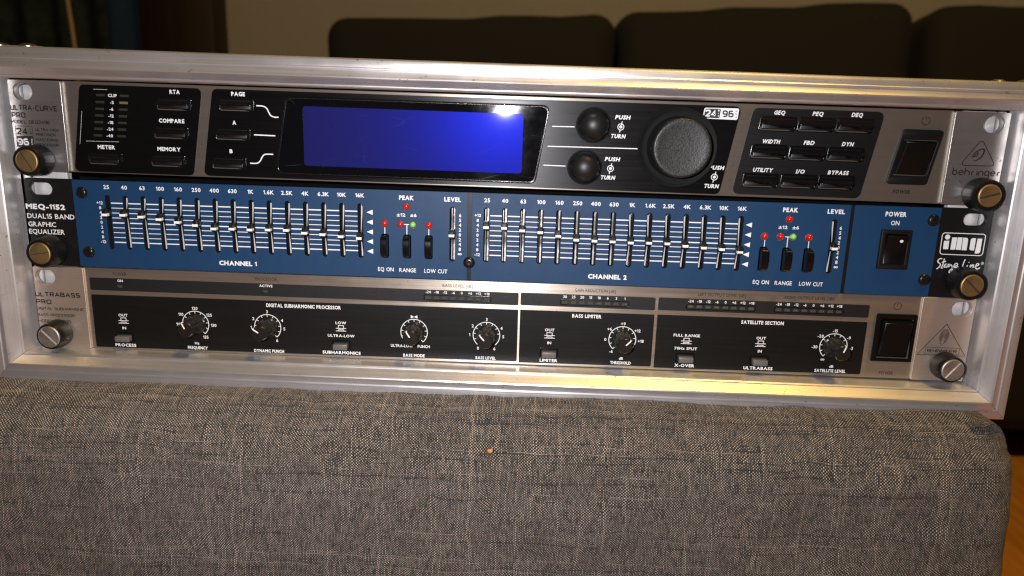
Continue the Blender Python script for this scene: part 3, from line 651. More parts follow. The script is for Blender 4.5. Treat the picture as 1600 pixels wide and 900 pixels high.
# power rocker
rk = bpy.data.objects.new('power_switch', None); C.objects.link(rk); rk.parent = u1
RF = para(190.4, 209.9, 12.9, 185.7, 205.2, -13.2, 2.2)
bm = BM(); plate(bm, RF, [para(191.4, 207.3, 8.0, 188.4, 204.2, -8.9, .8)], -1.3, 1.3, .4); to_obj('frame', bm, 'black_pl', rk, smooth=40)
bm = BM(); vs = [bm.verts.new(p) for p in ((191.2, -.3, 7.9), (207.2, -.3, 7.8), (204.3, -.3, -8.8), (188.3, -.3, -8.7), (192.6, -2.6, 6.8), (206.2, -2.6, 6.8), (203.4, -1.0, -8.0), (189.8, -1.0, -8.0))]
for f in ((0, 1, 5, 4), (1, 2, 6, 5), (2, 3, 7, 6), (3, 0, 4, 7), (4, 5, 6, 7), (3, 2, 1, 0)): bm.faces.new([vs[i] for i in f])
bmesh.ops.recalc_face_normals(bm, faces=bm.faces[:]); bmesh.ops.bevel(bm, geom=bm.edges[:], offset=.35, segments=2, affect='EDGES'); to_obj('rocker', bm, 'rocker', rk, smooth=40)
# dark prints on metal
b1 = Ink(0); b1.ftext('POWER', 194.5, -16.7, 1.7, 8.3, bold=.03, it=.2)
def power_symbol(ik, x, z, r=1.9, w_=.32): ik.ribbon(arc(x, z, r, 118, 422, 22), w_); ik.line(x, z+.2, x, z+r*1.25, w_)
power_symbol(b1, 200.7, 17.0); b1.done('power_print', 'black_ink', u1)
e = Ink(-1.9)
def et(body, x, z, h, w_=None, **k_):
    X, Z = persp(1, x, z, 1.9); e.text(body, X, Z, h, w_, **k_)
et('ULTRA-CURVE', -230.4, 8.7, 2.7, 23.6, bold=.01); et('PRO', -238.4, 5.1, 2.7, 6.9, bold=.01); et('MODEL DEQ2496', -232.9, 1.9, 1.7, 19.6, bold=.005)
for i, q in enumerate(('ULTRA-HIGH', 'PRECISION', 'MASTERING', 'PROCESSOR')): et(q, -224.8-(0, .9, .6, .6)[i], -1.6-2.45*i, 1.35, (12.0, 10.1, 11.2, 11.2)[i], bold=.01)
P_ = [persp(1, *q, 1.9) for q in ((-240.8, -.2), (-232.2, -.1), (-232.2, -5.0), (-240.8, -5.2))]
e.ribbon(rpoly(P_, .5, 3), .22, True); et('24', -237.6, -2.7, 3.3, 5.8, bold=.015, rnd=.14); et('BIT', -233.2, -2.6, .8, 3.0, rot=math.pi/2)
P_ = [persp(1, *q, 1.9) for q in ((-240.8, -5.3), (-232.2, -5.1), (-232.4, -10.4), (-241.0, -10.4))]; e.poly(rpoly(P_, .5, 3))
e.done('ear_lettering', 'black_ink', u1)
e = Ink(-1.94); et('96', -237.6, -7.8, 3.3, 5.8, bold=.012); et('kHz', -233.2, -7.7, .8, 3.0, rot=math.pi/2); e.done('badge_digits', 'white', u1)
e = Ink(-1.9)
P_ = [persp(1, *q, 1.9) for q in ((228.33, 9.4), (236.7, -3.0), (219.9, -3.2))]; e.ribbon(rpoly(P_, 1.5, 5), .4, True)
P_ = [persp(1, *q, 1.9) for q in smooth_path([(224.6, 1.2), (226.6, 3.4), (229.4, 4.9), (230.3, 3.6), (229.3, 1.0), (227.2, -.7), (225.6, -.9)])]; e.ribbon(P_, lambda f: .25+.5*math.sin(math.pi*f))
P_ = [persp(1, *q, 1.9) for q in smooth_path([(225.2, .9), (226.3, 2.0), (227.6, 3.1), (227.1, 1.5), (225.2, .9)])]; e.ribbon(P_, .45)
# rounded wordmark drawn in strokes
def word(x0, z0, xh, wd, sw):
    bowl = lambda cx, a0=0, a1=360: arc(cx, z0+xh/2, xh/2, a0, a1, 18)
    x = x0; g = wd
    def rb(p): e.ribbon([persp(1, *q, 1.9) for q in p], sw)
    for ch in 'behringer':
        c_ = x+g/2; r = xh/2
        if ch == 'b': rb([(c_-r, z0+xh*1.6), (c_-r, z0+.2)]); rb(bowl(c_))
        elif ch == 'e': rb(arc(c_, z0+r, r, 0, 315, 16)); rb([(c_-r+.1, z0+r), (c_+r, z0+r)])
        elif ch == 'h': rb([(c_-r, z0+xh*1.6), (c_-r, z0)]); rb(arc(c_, z0+r, r, 180, 0, 10)+[(c_+r, z0)])
        elif ch == 'r': rb([(c_-r*.7, z0), (c_-r*.7, z0+r)]+arc(c_-.0, z0+r, r*.7, 180, 70, 8)); 
        elif ch == 'i': rb([(c_, z0), (c_, z0+xh)]); rb([(c_, z0+xh*1.35), (c_, z0+xh*1.55)])
        elif ch == 'n': rb([(c_-r, z0), (c_-r, z0+r)]+arc(c_, z0+r, r, 180, 0, 10)+[(c_+r, z0)])
        elif ch == 'g': rb(bowl(c_)); rb([(c_+r, z0+xh), (c_+r, z0-.4)]+arc(c_, z0-.4, r, 0, -150, 8))
        x += g*(.62 if ch in 'ri' else 1)
word(216.8, -7.6, 2.05, 2.88, .52)
e.done('logo', 'black_ink', u1)

# ================================================================== unit 2: the blue graphic equalizer
u2 = thing('graphic_equalizer', 'blue and black dual graphic equalizer with two rows of faders, middle of the case', 'audio rack unit', (0, 0, CZ[2]), (0, ROLL[2], 0))
chassis(u2)
X1 = [-197.6+9.136*i for i in range(15)]; X2 = [-6.5+8.943*i for i in range(15)]
Z1 = [5.2, 5.3, 4.7, 3.8, 2.6, 1.4, .0, .2, .1, .4, .5, -.6, -1.0, -1.7, -2.3]; Z2 = [5.3, 5.2, 4.3, 3.7, 2.1, .6, .4, .3, .1, .3, .3, -.6, -1.2, -1.6, -2.8]
SW = [(-57.4, -7.2-3.2), (-46.2, -10.6), (-35.3, -10.4), (131.0, -10.1), (142.2, -10.5), (152.8, -10.3)]
SW = [(x, -8.6) for x in (-57.4, -46.2, -35.3, 131.0, 142.2, 152.8)]
slots = [(x, .65, 2.7, 27.6) for x in X1+X2]+[(-23.5, .3, 2.7, 27.6), (164.2, .7, 2.7, 27.3)]
swh = [capsule(x, -6.6, 3.9, 12.8) if False else rrect(x, -6.5, 3.9, 12.2, 1.2) for x, z in SW]
LED2 = [(-57.4, 4.9, 'r'), (-49.5, 4.7, 'r'), (-43.3, 4.6, 'g'), (-35.3, 4.6, 'r'), (-46.6, 13.6, 'r'), (130.9, 4.9, 'r'), (138.7, 5.0, 'r'), (144.9, 5.0, 'g'), (152.6, 5.0, 'r'), (142.1, 13.7, 'r')]
ledh = [circle(x, z, 1.75, 20) for x, z, _ in LED2]
RK = [rrect(194.3, .5, 13.6, 18.6, .4)]
bigs = [rrect(x, z, w_+1.2, h_+1.2, 1.2) for x, z, w_, h_ in slots]+[rrect(x, -6.5, 5, 13.4, 1.2) for x, _ in SW]+RK
bm = BM(); plate(bm, rpoly([(-239.9, 21.7), (240.0, 21.7), (240.0, -22.9), (-239.9, -22.9)], 1.4), bigs+[capsule(-231.9, 16.5, 12.0, 6.3), capsule(231.6, 16.3, 11.2, 6.0), capsule(-228.5, -14.4, 12, 6.3), capsule(228.3, -14.6, 12, 6.3)], -.0, 2.4, .25)
to_obj('front_plate', bm, 'black_ear', u2, smooth=0)
for a, b, hs in ((-214.9, -15.9, lambda x: x < -16), (-13.9, 171.3, lambda x: -16 < x < 172), (173.1, 214.6, lambda x: x > 172)):
    hh = [capsule(x, z, w_, h_) for x, z, w_, h_ in slots if hs(x)]+[rrect(x, -6.5, 3.9, 12.2, 1.2) for x, _ in SW if hs(x)]+[L for L, q in zip(ledh, LED2) if hs(q[0])]+([RK[0]] if a > 100 else [])
    bm = BM(); plate(bm, rpoly([(a, 21.6), (b, 21.6), (b, -22.6), (a, -22.6)], .3), hh, -.8, .78, .10); to_obj('blue_panel', bm, 'blue', u2, smooth=0)
# faders
def slotbox(bm):
    for sx in (-1, 1): box(bm, (sx*1.95, 4.2, 0), (.5, 6.2, 29))
    box(bm, (0, 7.4, 0), (4.4, .4, 29)); box(bm, (0, 4.2, 14.3), (4.4, 6.2, .4)); box(bm, (0, 4.2, -14.3), (4.4, 6.2, .4))
def track(bm):
    box(bm, (.45, 5.4, 0), (.7, .6, 28)); box(bm, (-.9, 6.0, 0), (.35, .4, 28))
    for k_ in range(9): box(bm, (.45+random.uniform(-.15, .15), 5.0, random.uniform(-13, 13)), (.8, .3, random.uniform(.4, 1.6)))
def cap(bm):
    box(bm, (0, .6, 0), (2.3, 9.4, 4.4), .25); box(bm, (0, -1.9, 0), (3.5, 1.3, 2.6), .25); box(bm, (0, -3.6, 0), (2.6, 2.6, 3.4), .4)
def lever(bm): box(bm, (.2, 2.6, 3.0), (1.5, 3.5, 2.6), .2, rot=(.3, 0, 0))
for i, (x, z) in enumerate(list(zip(X1, Z1))+list(zip(X2, Z2))+[(-23.5, .6), (164.2, .6)]):
    f = bpy.data.objects.new('fader', None); C.objects.link(f); f.parent = u2; f.location = (x*S, 0, .65*S)
    shared('slotbox', slotbox, 'dark', 'slot_well', f, (0, 0, 0), smooth=0)
    shared(('track', i % 4), track, 'slot_metal', 'track', f, (0, 0, 0), smooth=0)
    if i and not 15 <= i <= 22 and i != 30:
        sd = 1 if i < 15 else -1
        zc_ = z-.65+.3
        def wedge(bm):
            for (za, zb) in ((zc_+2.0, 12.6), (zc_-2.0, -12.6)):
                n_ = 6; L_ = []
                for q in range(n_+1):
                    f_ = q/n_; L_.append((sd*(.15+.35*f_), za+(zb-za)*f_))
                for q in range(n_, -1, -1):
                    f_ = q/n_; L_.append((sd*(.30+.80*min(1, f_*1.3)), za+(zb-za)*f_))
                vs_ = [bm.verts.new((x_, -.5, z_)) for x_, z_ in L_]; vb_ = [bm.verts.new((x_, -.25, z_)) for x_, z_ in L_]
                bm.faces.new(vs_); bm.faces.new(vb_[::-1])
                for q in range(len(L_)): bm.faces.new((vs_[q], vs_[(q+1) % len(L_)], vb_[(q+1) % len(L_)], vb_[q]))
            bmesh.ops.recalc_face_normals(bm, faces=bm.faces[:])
        bm = BM(); wedge(bm); to_obj('slot_wedge', bm, 'wedge_pale', f, smooth=0)  # pale wedges added to give the bright streaks inside the slots
    shared('fcap', cap, 'black_pl', 'fader_cap', f, (random.uniform(-.1, .1), 0, z-.65+.3), (random.uniform(-.05, .05), random.uniform(-.05, .05), 0), smooth=0)
    shared('fmark', lambda bm: box(bm, (0, -3.55, -.55), (2.75, 2.8, 1.35), .12, 1), 'white_mark', 'marker', f, (0, 0, z-.65+.3))
# push switches
def pushsw(bm):
    prof = [(-5.5, -1.4), (-5.2, -4.2), (-3.5, -5.6), (0, -6.1), (3.5, -5.9), (4.9, -5.2), (5.6, -3.6), (5.7, .5), (-5.5, .5)]
    rows = [[bm.verts.new((sx, y, z)) for z, y in prof] for sx in (-1.65, -1.35, 1.35, 1.65)]
    for sx_i in (0, 3):
        for v, (z, y) in zip(rows[sx_i], prof): v.co.y += .3 if y < 0 else 0; v.co.z *= .96
    for r0, r1 in zip(rows, rows[1:]):
        for i in range(len(prof)): bm.faces.new((r0[i], r0[(i+1) % len(prof)], r1[(i+1) % len(prof)], r1[i]))
    bm.faces.new(rows[0]); bm.faces.new(rows[-1][::-1]); bmesh.ops.recalc_face_normals(bm, faces=bm.faces[:])
for x, _ in SW:
    shared('push', pushsw, 'black_gl', 'switch_button', u2, (x, .6, -6.5), smooth=40)
    shared('pushwell', lambda bm: box(bm, (0, 3.2, 0), (5.4, 3, 14)), 'dark', 'switch_well', u2, (x, 0, -6.5), smooth=0)
for x, z, c_ in LED2:
    o = shared(('led', c_), lambda bm: lathe(bm, [(0, -1.75), (.5, -1.68), (1.0, -1.35), (1.35, -.8), (1.5, 0), (1.5, 1.2)], seg=20), 'led_red' if c_ == 'r' else 'led_green', 'led', u2, (x+.05, -.5, z+.05), smooth=60)
    if c_ == 'g': o['label'] = 'green led'
    shared('ledwell', lambda bm: lathe(bm, [(1.86, -.9), (1.72, -1.0), (1.55, -.85), (1.5, .3)], seg=20), 'slot_metal', 'led_ring', u2, (x-.08, 0, z-.08), smooth=60)
# power rocker
rk = bpy.data.objects.new('power_switch', None); C.objects.link(rk); rk.parent = u2; rk.location = (194.3*S, 0, .5*S)
bm = BM(); plate(bm, rrect(0, 0, 14.8, 19.6, .6), [rrect(.2, .2, 10.4, 14.6, .5)], -2.4, 2.3, .5); to_obj('frame', bm, 'black_pl', rk, smooth=40)
bm = BM()
prof = [(-7.2, -1.0), (-6.9, -2.4), (-3, -1.6), (1, -2.2), (5.0, -3.6), (6.6, -4.3), (7.1, -3.4), (7.2, 0), (-7.2, 0)]
rows = [[bm.verts.new((sx+.2, y+(.25 if abs(sx) > 4.9 else 0), z)) for z, y in prof] for sx in (-5.05, -4.7, 4.7, 5.05)]
for r0, r1 in zip(rows, rows[1:]):
    for i in range(len(prof)): bm.faces.new((r0[i], r0[(i+1) % len(prof)], r1[(i+1) % len(prof)], r1[i]))
bm.faces.new(rows[0]); bm.faces.new(rows[-1][::-1]); bmesh.ops.recalc_face_normals(bm, faces=bm.faces[:]); to_obj('rocker', bm, 'rocker', rk, smooth=50)
bm = BM(); lathe(bm, [(0, -.15), (.7, -.12), (.85, .1)], seg=16); to_obj('dot', bm, 'white_mark', rk, (2.0, -3.55, 4.6))
# case screws
def headscrew(bm):
    lathe(bm, [(0, -.7), (.9, -.85), (1.0, -1.3), (2.0, -1.25), (2.75, -.7), (2.95, 0)], seg=28)
    for a in range(4): box(bm, (.95*math.cos(a*math.pi/2), -1.1, .95*math.sin(a*math.pi/2)), (.55, .5, .55), .1, 1, rot=None)
for x, z in ((-210.3, 15.3), (-209.7, -14.9), (-14.9, -13.6), (211.4, 15.4), (211.4, -14.1)):
    shared('hs', headscrew, 'screw_black', 'panel_screw', u2, (x, -.82, z), (0, random.uniform(0, 1.5), 0), smooth=40)
i2 = Ink(-.8)
for XX, ZF in ((X1, 18.3), (X2, 17.9)):
    for i, (x, lb) in enumerate(zip(XX, ('25', '40', '63', '100', '160', '250', '400', '630', '1K', '1.6K', '2.5K', '4K', '6.3K', '10K', '16K'))):
        i2.ftext(lb, x+(.0 if i else .1), ZF+.15, 1.85, xs=1.06, bold=.012)
    for k_ in range(9):
        z = 10.5-2.49*k_; th = .55 if k_ in (0, 4, 8) else .34
        for a, b in zip(XX, XX[1:]):
            i2.line(a+1.5+(.3 if a == XX[0] else 0), z, b-1.4, z, th)
for tx, XX in ((-64.9, X1), (122.7, X2)):
    for k_ in range(5): z = 10.2-4.93*k_; i2.poly([(tx+1.45, z+1.25), (tx+1.45, z-1.25), (tx-1.6, z)])
for x in (-201.6, -10.9):
    for k_, lb in enumerate(('+12', '8', '4', '2', '0', '2', '4', '8', '-12')): i2.ftext(lb, x, 10.45-2.47*k_, 1.4, xs=1.1, bold=.012)
for x in (-19.7, 167.4):
    for k_, lb in enumerate(('6', '5', '4', '2', '0', '2', '4', '8', '∞')): i2.ftext(lb, x, 10.1-2.43*k_, 1.55, bold=.012)
for dx, dz in ((0, 0), (188.6, .2)):
    i2.ftext('PEAK', -46.5+dx, 18.0+dz, 1.95, 7.3, bold=.03); i2.ftext('LEVEL', -23.5+dx*.995, 17.9+dz, 1.95, 8.3, bold=.03)
    i2.ftext('±12', -49.2+dx, 9.4+dz, 1.5, 4.3, bold=.012); i2.ftext('±6', -43.0+dx, 9.4+dz, 1.5, 3.1, bold=.012)
    i2.ftext('EQ ON', -57.1+dx, -18.5+dz, 1.95, 8.0, bold=.0); i2.ftext('RANGE', -46.0+dx, -18.6+dz, 1.95, 8.5, bold=.0); i2.ftext('LOW CUT', -31.7+dx*.997, -18.6+dz, 1.95, 11.7, bold=.0)
    i2.line(-57.4+dx, 3.1+dz, -57.4+dx, -.3, .38); i2.line(-35.3+dx*.997, 3.0+dz, -35.3+dx*.997, -.3, .38)
    i2.line(-47.7+dx, 4.7+dz, -44.9+dx, 4.7+dz, .38); i2.line(-46.3+dx, 4.5+dz, -46.3+dx, -.3, .38)
i2.ftext('CHANNEL 1', -132.9, -18.2, 2.1, 19.4, bold=.03); i2.ftext('CHANNEL 2', 54.9, -18.4, 2.1, 19.4, bold=.03)
i2.ftext('POWER', 193.0, 17.8, 2.1, 10.1, bold=.03); i2.ftext('ON', 193.2, 13.5, 2.1, 4.1, bold=.0)
i2.done('white_lettering', 'white', u2)
i2 = Ink(0)
i2.ftext('MEQ-1152', -240.4, 7.4, 2.35, 20.2, bold=.035, al='L')
for q, z, w_ in (('DUAL15 BAND', 2.6, 24.4), ('GRAPHIC', -1.6, 14.4), ('EQUALIZER', -5.35, 18.4)): i2.ftext(q, -240.4+.15, z, 2.35, w_, bold=.0, al='L')
i2.done('ear_lettering', 'white', u2)
i2 = Ink(0)
D = {'istem': [(218.42, 5.5), (220.97, 5.59), (221.02, 1.35), (218.52, 1.34)], 'm1': [(222.09, 7.29), (224.46, 7.37), (224.52, 1.27), (222.06, 1.27)], 'm2': [(224.72, 7.38), (227.08, 7.46), (227.18, 1.25), (224.82, 1.29)]}
for q in D.values(): i2.poly(rpoly(q, .12, 2))
i2.poly(rpoly([(227.36, 7.36), (229.89, 7.37), (230.03, 1.16), (227.57, 1.15)], [.1, 1.4, .1, .1], 5)); i2.poly(rpoly([(231.18, 7.3), (233.6, 7.3), (233.62, 1.2), (231.22, 1.2)], [1.5, .1, .1, 1.5], 5))
i2.poly(rpoly([(234.38, 7.14), (236.64, 7.14), (236.71, -.25), (234.17, -.26)], [.1, .1, 1.4, .1], 5)); i2.poly(circle(219.83, 7.4, 1.25, 20))
i2.ribbon(rpoly([(217.14, 9.44), (238.0, 9.35), (238.03, -1.3), (217.31, -1.15)], 1.6, 6), .38, True)
for q in ([(219.03, -3.46), (218.07, -3.41), (217.13, -4.19), (217.12, -5.1), (218.16, -5.85), (218.6, -6.7), (217.94, -7.83), (217.0, -8.65)], [(220.03, -3.31), (219.75, -6.27), (219.26, -7.94), (219.98, -8.15)], [(219.04, -5.19), (221.01, -4.65)],
          [(221.47, -6.05), (220.81, -6.23), (220.42, -7.35), (220.96, -7.64), (221.48, -6.6), (221.63, -6.12), (221.49, -7.58), (222.15, -7.44)], [(223.4, -6.21), (222.51, -6.17), (222.31, -7.04), (222.88, -7.26), (223.4, -6.21), (224.3, -7.08), (224.71, -8.65), (224.19, -10.13), (223.45, -10.28), (223.42, -9.37), (224.87, -7.74)],
          [(225.53, -7.16), (226.84, -6.33), (226.49, -5.55), (225.68, -5.74), (225.18, -6.86), (225.81, -7.7), (227.33, -6.98)], [(230.15, -3.34), (229.61, -5.32), (229.36, -7.7)], [(231.77, -6.23), (231.35, -7.35)], [(232.05, -4.72), (232.35, -4.9)],
          [(233.31, -5.86), (233.09, -7.29), (234.1, -6.07), (234.65, -6.13), (234.47, -7.12), (235.1, -6.98)], [(235.74, -6.72), (237.05, -5.96), (236.78, -5.26), (236.06, -5.53), (235.7, -6.96), (236.57, -8.03), (238.04, -7.27)]):
    i2.ribbon(smooth_path(q, 5), .5)
i2.ribbon(circle(238.75, -5.1, .62, 14), .16, True); i2.text('R', 238.75, -5.1, .7, .5)
i2.done('logo', 'white', u2)

# ================================================================== unit 3: the bass processor
u3 = thing('bass_processor', 'brushed silver bass processor with six small knobs, bottom of the case', 'audio rack unit', (0, 0, CZ[3]))
bm = BM(); plate(bm, rrect(-.6, -.2, 427.4, 43.6, .4), (), 0, 2.4, .3); to_obj('front_plate', bm, 'plate3', u3, smooth=0)
ears(3, u3, 21.5, 21.9, -240.3, 238.7, -213.9, 212.4, -1.1, 3.4, 'ear_brushed', 10.4, 7.6, -234.2, 232.0, 16.2, -14.0)
chassis(u3)
for a, b, c_ in ((-211.4, 10.6, 'w'), (11.6, 80.0, ''), (81.5, 187.1, '')):
    bm = BM(); plate(bm, rpoly([(a, 16.5), (b, 16.3), (b, 9.7), (a, 9.9)], .9), (), -.3, .28, .06); to_obj('meter_strip', bm, 'black_speck', u3, smooth=0)
    bm = BM(); plate(bm, rpoly([(a, 7.5), (b, 7.4), (b, -20.4), (a, -20.9)], [.4, .4, 1.0, .4]), (), -.3, .28, .06); to_obj('black_overlay', bm, 'black_print', u3, smooth=0)
i3 = Ink(-.3); d3 = Ink(0)
def rowled(x0, x1, labels, al=False):
    m = bpy.data.objects.new('level_meter', None); C.objects.link(m); m.parent = u3
    bm = BM(); plate(bm, rrect((x0+x1)/2, 12.3, x1-x0+4.6, 3.1, .8), [rrect((x0+x1)/2, 12.3, x1-x0+3.8, 2.3, .5)], -.48, .16, .06); to_obj('meter_frame', bm, 'black_gl', m, smooth=40)
    n = len(labels)
    for i, lb in enumerate(labels):
        x = x0+(x1-x0)*i/(n-1)
        shared('rled', lambda bm: (box(bm, (0, 0, -.25), (2.9, .3, .9), .1, 1), box(bm, (0, .05, .55), (2.4, .2, .35), .05, 1)), 'led_smoke', 'led', m, (x, -.42, 12.25))
        i3.ftext(lb, x, 15.15, 1.3, xs=1.0, bold=.004)
    
LV = ('-24', '-18', '-12', '-6', '0', '+6', '+12', '+18')
rowled(-35.6, -5.6, LV); rowled(34.2, 64.5, ('30', '25', '20', '15', '10', '6', '3', '1')); rowled(97.8, 128.2, LV); rowled(141.9, 172.1, LV)
for lb, x, w_ in (('POWER', -195.4, 7.1), ('PROCESSOR', -119.2, 11.6), ('BASS LEVEL [dB]', -20.6, 15.4), ('GAIN REDUCTION [dB]', 49.3, 20.7), ('LEFT OUTPUT LEVEL [dB]', 113.1, 24.0), ('RIGHT OUTPUT LEVEL [dB]', 156.8, 24.6)):
    d3.ftext(lb, x, 18.75, 1.55, w_, bold=-.006)
d3.ftext('POWER', 200.2, -19.2, 1.6, 7.2, bold=-.004); power_symbol(d3, 200.9, 16.3, 1.85, .3)
d3.done('black_lettering', 'black_ink', u3)
for lb, x in (('ON', -195.3), ('ACTIVE', -119.3)):
    i3.ftext(lb, x, 15.3, 1.2, xs=1.05, bold=.01)
    shared('sled', lambda bm: (box(bm, (0, 0, .3), (2.6, .3, .8), .1, 1), box(bm, (.2, .05, -.5), (1.9, .2, .4), .05, 1)), 'led_smoke', 'led', u3, (x-.4, -.42, 12.2))
i3.ftext('DIGITAL SUBHARMONIC PROCESSOR', -100.2, 5.1, 1.75, 38.8, bold=.02); i3.ftext('BASS LIMITER', 45.7, 5.3, 1.7, 14.9, bold=.02); i3.ftext('SATELLITE SECTION', 134.7, 5.2, 1.7, 21.4, bold=.02)
def inout(x, z, up, dn, low):
    i3.ftext(up, x, z+3.2, 1.35, xs=1.12, bold=.01); i3.ftext(dn, x, z-3.75, 1.35, xs=1.12, bold=.01)
    i3.ribbon([(x-1.35, z+.35), (x-1.35, z+1.75), (x+1.35, z+1.75), (x+1.35, z+.35)], .3); i3.line(x-2.7, z+.25, x+2.7, z+.25, .3)
    i3.ribbon([(x-1.35, z-.95), (x-1.35, z-.5), (x+1.35, z-.5), (x+1.35, z-.95)], .3); i3.line(x-2.7, z-1.15, x+2.7, z-1.15, .3)
    i3.ftext(low, x, -19.4 if x < -150 else -19.15, 1.5, xs=1.13, bold=.018)
    b_ = shared('gbtn', lambda bm: (box(bm, (0, -1.6, 0), (7.4, 3.6, 2.9), .35)), 'btn_grey', 'push_button', u3, (x+.0, -.3, -15.35))
    shared('gbf', lambda bm: plate(bm, rrect(0, 0, 9.4, 5.4, .5), [rrect(0, 0, 7.9, 3.6, .3)], -.75, .44, .12), 'black_gl', 'button_frame', u3, (x, 0, -15.0), smooth=40)
    shared('gbd', lambda bm: plate(bm, rrect(0, 0, 8.4, 4.4, .3), (), -.36, .04, 0), 'dark', 'button_well', u3, (x, 0, -15.0), smooth=0)
for a in ((-195.5, -6.3, 'OUT', 'IN', 'PROCESS'), (-81.0, -6.2, 'LOW', 'ULTRA-LOW', 'SUBHARMONICS'), (27.1, -5.9, 'OUT', 'IN', 'LIMITER'), (97.2, -6.2, 'FULL RANGE', '70Hz SPLIT', 'X-OVER'), (134.9, -6.2, 'OUT', 'IN', 'ULTRABASS')): inout(*a)
def knob_mesh(bm):
    n = 9
    def md(th, i):
        if i in (0, 1, 2) or i >= 8: return 1
        return 1-.085*(.5+.5*math.cos(n*th))**2
    lathe(bm, [(0, -12.1), (3.5, -12.1), (3.9, -11.7), (4.1, -11.0), (4.3, -9), (4.6, -6), (4.85, -3), (5.0, -1.2), (5.3, -.9), (5.3, -.3)], seg=72, mod=md)
KN3 = [(-157.3, -6.4, 115), (-119.4, -6.8, 147), (-42.9, -6.5, 122), (-5.4, -6.7, 132), (64.5, -6.4, 45), (171.7, -6.1, 70)]
for j, (x, z, ang) in enumerate(KN3):
    kk = bpy.data.objects.new('rotary_knob', None); C.objects.link(kk); kk.parent = u3; kk.location = (x*S, 0, z*S); kk.rotation_euler = (0, -math.radians(ang-90), 0)
    shared('knob3', knob_mesh, 'knob_cap', 'knob_body', kk, (0, 0, 0), smooth=35)
    shared('kptr', lambda bm: box(bm, (0, -12.12, 2.2), (.62, .22, 3.1), .06, 1), 'white_mark', 'pointer', kk, (0, 0, 0))
    shared('kpts', lambda bm: box(bm, (0, -11.2, 4.05), (.62, 1.6, .5), .06, 1), 'white_mark', 'pointer_tip', kk, (0, 0, 0))
    a0, a1 = (228, -48)
    i3.ribbon(arc(x, z, 6.9, a0, a1, 40), .34)
    for k_ in range(11 if j != 3 else 9):
        a = math.radians(a0+(a1-a0)*k_/10)
        i3.line(x+6.85*math.cos(a), z+6.85*math.sin(a), x+5.65*math.cos(a), z+5.65*math.sin(a), .3)
    L = [[('120', 90), ('110', 144), ('125', 37), ('130', -3), ('135', -57), ('90', 183)], [('3', 90), ('2', 148), ('1', 182), ('4', 28), ('5', -4), ('6', -57), ('0', 235)], [], [('3', 90), ('2', 146), ('1', 180), ('4', 28), ('5', -4), ('6', -60), ('0', 240)],
         [('+9', 90), ('+6', 140), ('0', 182), ('-6', 232), ('+12', 36), ('+18', -4)], [('-15', 90), ('-20', 140), ('-30', 183), ('-9', 36), ('-3', -4), ('∞', 237)]][j]
    for lb, a in L:
        wd = .55*len(lb)*.9; rr = 8.35; cx_, sz_ = math.cos(math.radians(a)), math.sin(math.radians(a))
        i3.ftext(lb, x+(rr+wd*.75*abs(cx_))*cx_, z+rr*sz_, 1.5, xs=1.0, bold=.004)
    if j == 2:
        i3.poly([(x-1.7, z+9.0), (x-1.7, z+7.3), (x, z+8.15)]); i3.poly([(x+1.7, z+9.0), (x+1.7, z+7.3), (x, z+8.15)][::-1])
        i3.ftext('ULTRA-LOW', x-6.4, -14.15, 1.4, 11.5, bold=.01); i3.ftext('PUNCH', x+5.0, -14.15, 1.4, 6.3, bold=.01)
for lb, x, z in (('Hz', -157.3, -16.9), ('dB', 64.4, -16.6), ('dB', 172.0, -16.7)): i3.ftext(lb, x, z, 1.3, xs=1.05, bold=.01)
for lb, x, z, w_ in (('FREQUENCY', -157.1, -19.4, 10.6), ('DYNAMIC PUNCH', -119.3, -19.7, 15.8), ('BASS MODE', -43.0, -19.2, 11.2), ('BASS LEVEL', -5.6, -19.1, 10.4), ('THRESHOLD', 64.3, -19.0, 10.6), ('SATELLITE LEVEL', 171.6, -19.1, 15.7)): i3.ftext(lb, x, z, 1.5, w_, bold=.018)
i3.done('white_lettering', 'white', u3)
rk = bpy.data.objects.new('power_switch', None); C.objects.link(rk); rk.parent = u3; rk.location = (200.8*S, 0, 0)
bm = BM(); plate(bm, rrect(0, -.1, 20.4, 25.0, .6), [rrect(.6, -.6, 16.2, 20.6, .5)], -2.0, 2.0, .6); to_obj('frame', bm, 'black_gl', rk, smooth=40)
bm = BM(); vs = [bm.verts.new(p) for p in ((-7.4, 0, 9.6), (8.6, 0, 9.6), (8.6, 0, -10.8), (-7.4, 0, -10.8), (-6.4, -4.4, 8.4), (7.2, -4.4, 8.4), (7.2, -1.0, -10.0), (-6.4, -1.0, -10.0))]
for f in ((0, 1, 5, 4), (1, 2, 6, 5), (2, 3, 7, 6), (3, 0, 4, 7), (4, 5, 6, 7), (3, 2, 1, 0)): bm.faces.new([vs[i] for i in f])
bmesh.ops.recalc_face_normals(bm, faces=bm.faces[:]); bmesh.ops.bevel(bm, geom=bm.edges[:], offset=.4, segments=3, affect='EDGES'); to_obj('rocker', bm, 'rocker', rk, smooth=40)
e = Ink(-1.1)
def e3(body, x, z, h, w_=None, **k_):
    X, Z = persp(3, x, z, 1.1); e.text(body, X, Z, h, w_, **k_)
e3('ULTRABASS', -241.3, 6.6, 2.5, 23.8, bold=.012, al='L'); e3('PRO', -241.2, 2.6, 2.5, 8.1, bold=.012, al='L')
e3('DIGITAL SUBHARMONIC', -241.2, -1.0, 1.55, 25.2, bold=-.004, al='L'); e3('BASS PROCESSOR', -241.2, -4.55, 1.55, 19.7, bold=-.004, al='L'); e3('MODEL EX1200', -241.2, -7.85, 1.55, 17.2, bold=-.004, al='L')
e.done('ear_lettering', 'black_ink', u3)
e = Ink(-1.1)
Q = lambda L: [persp(3, *q, 1.1) for q in L]
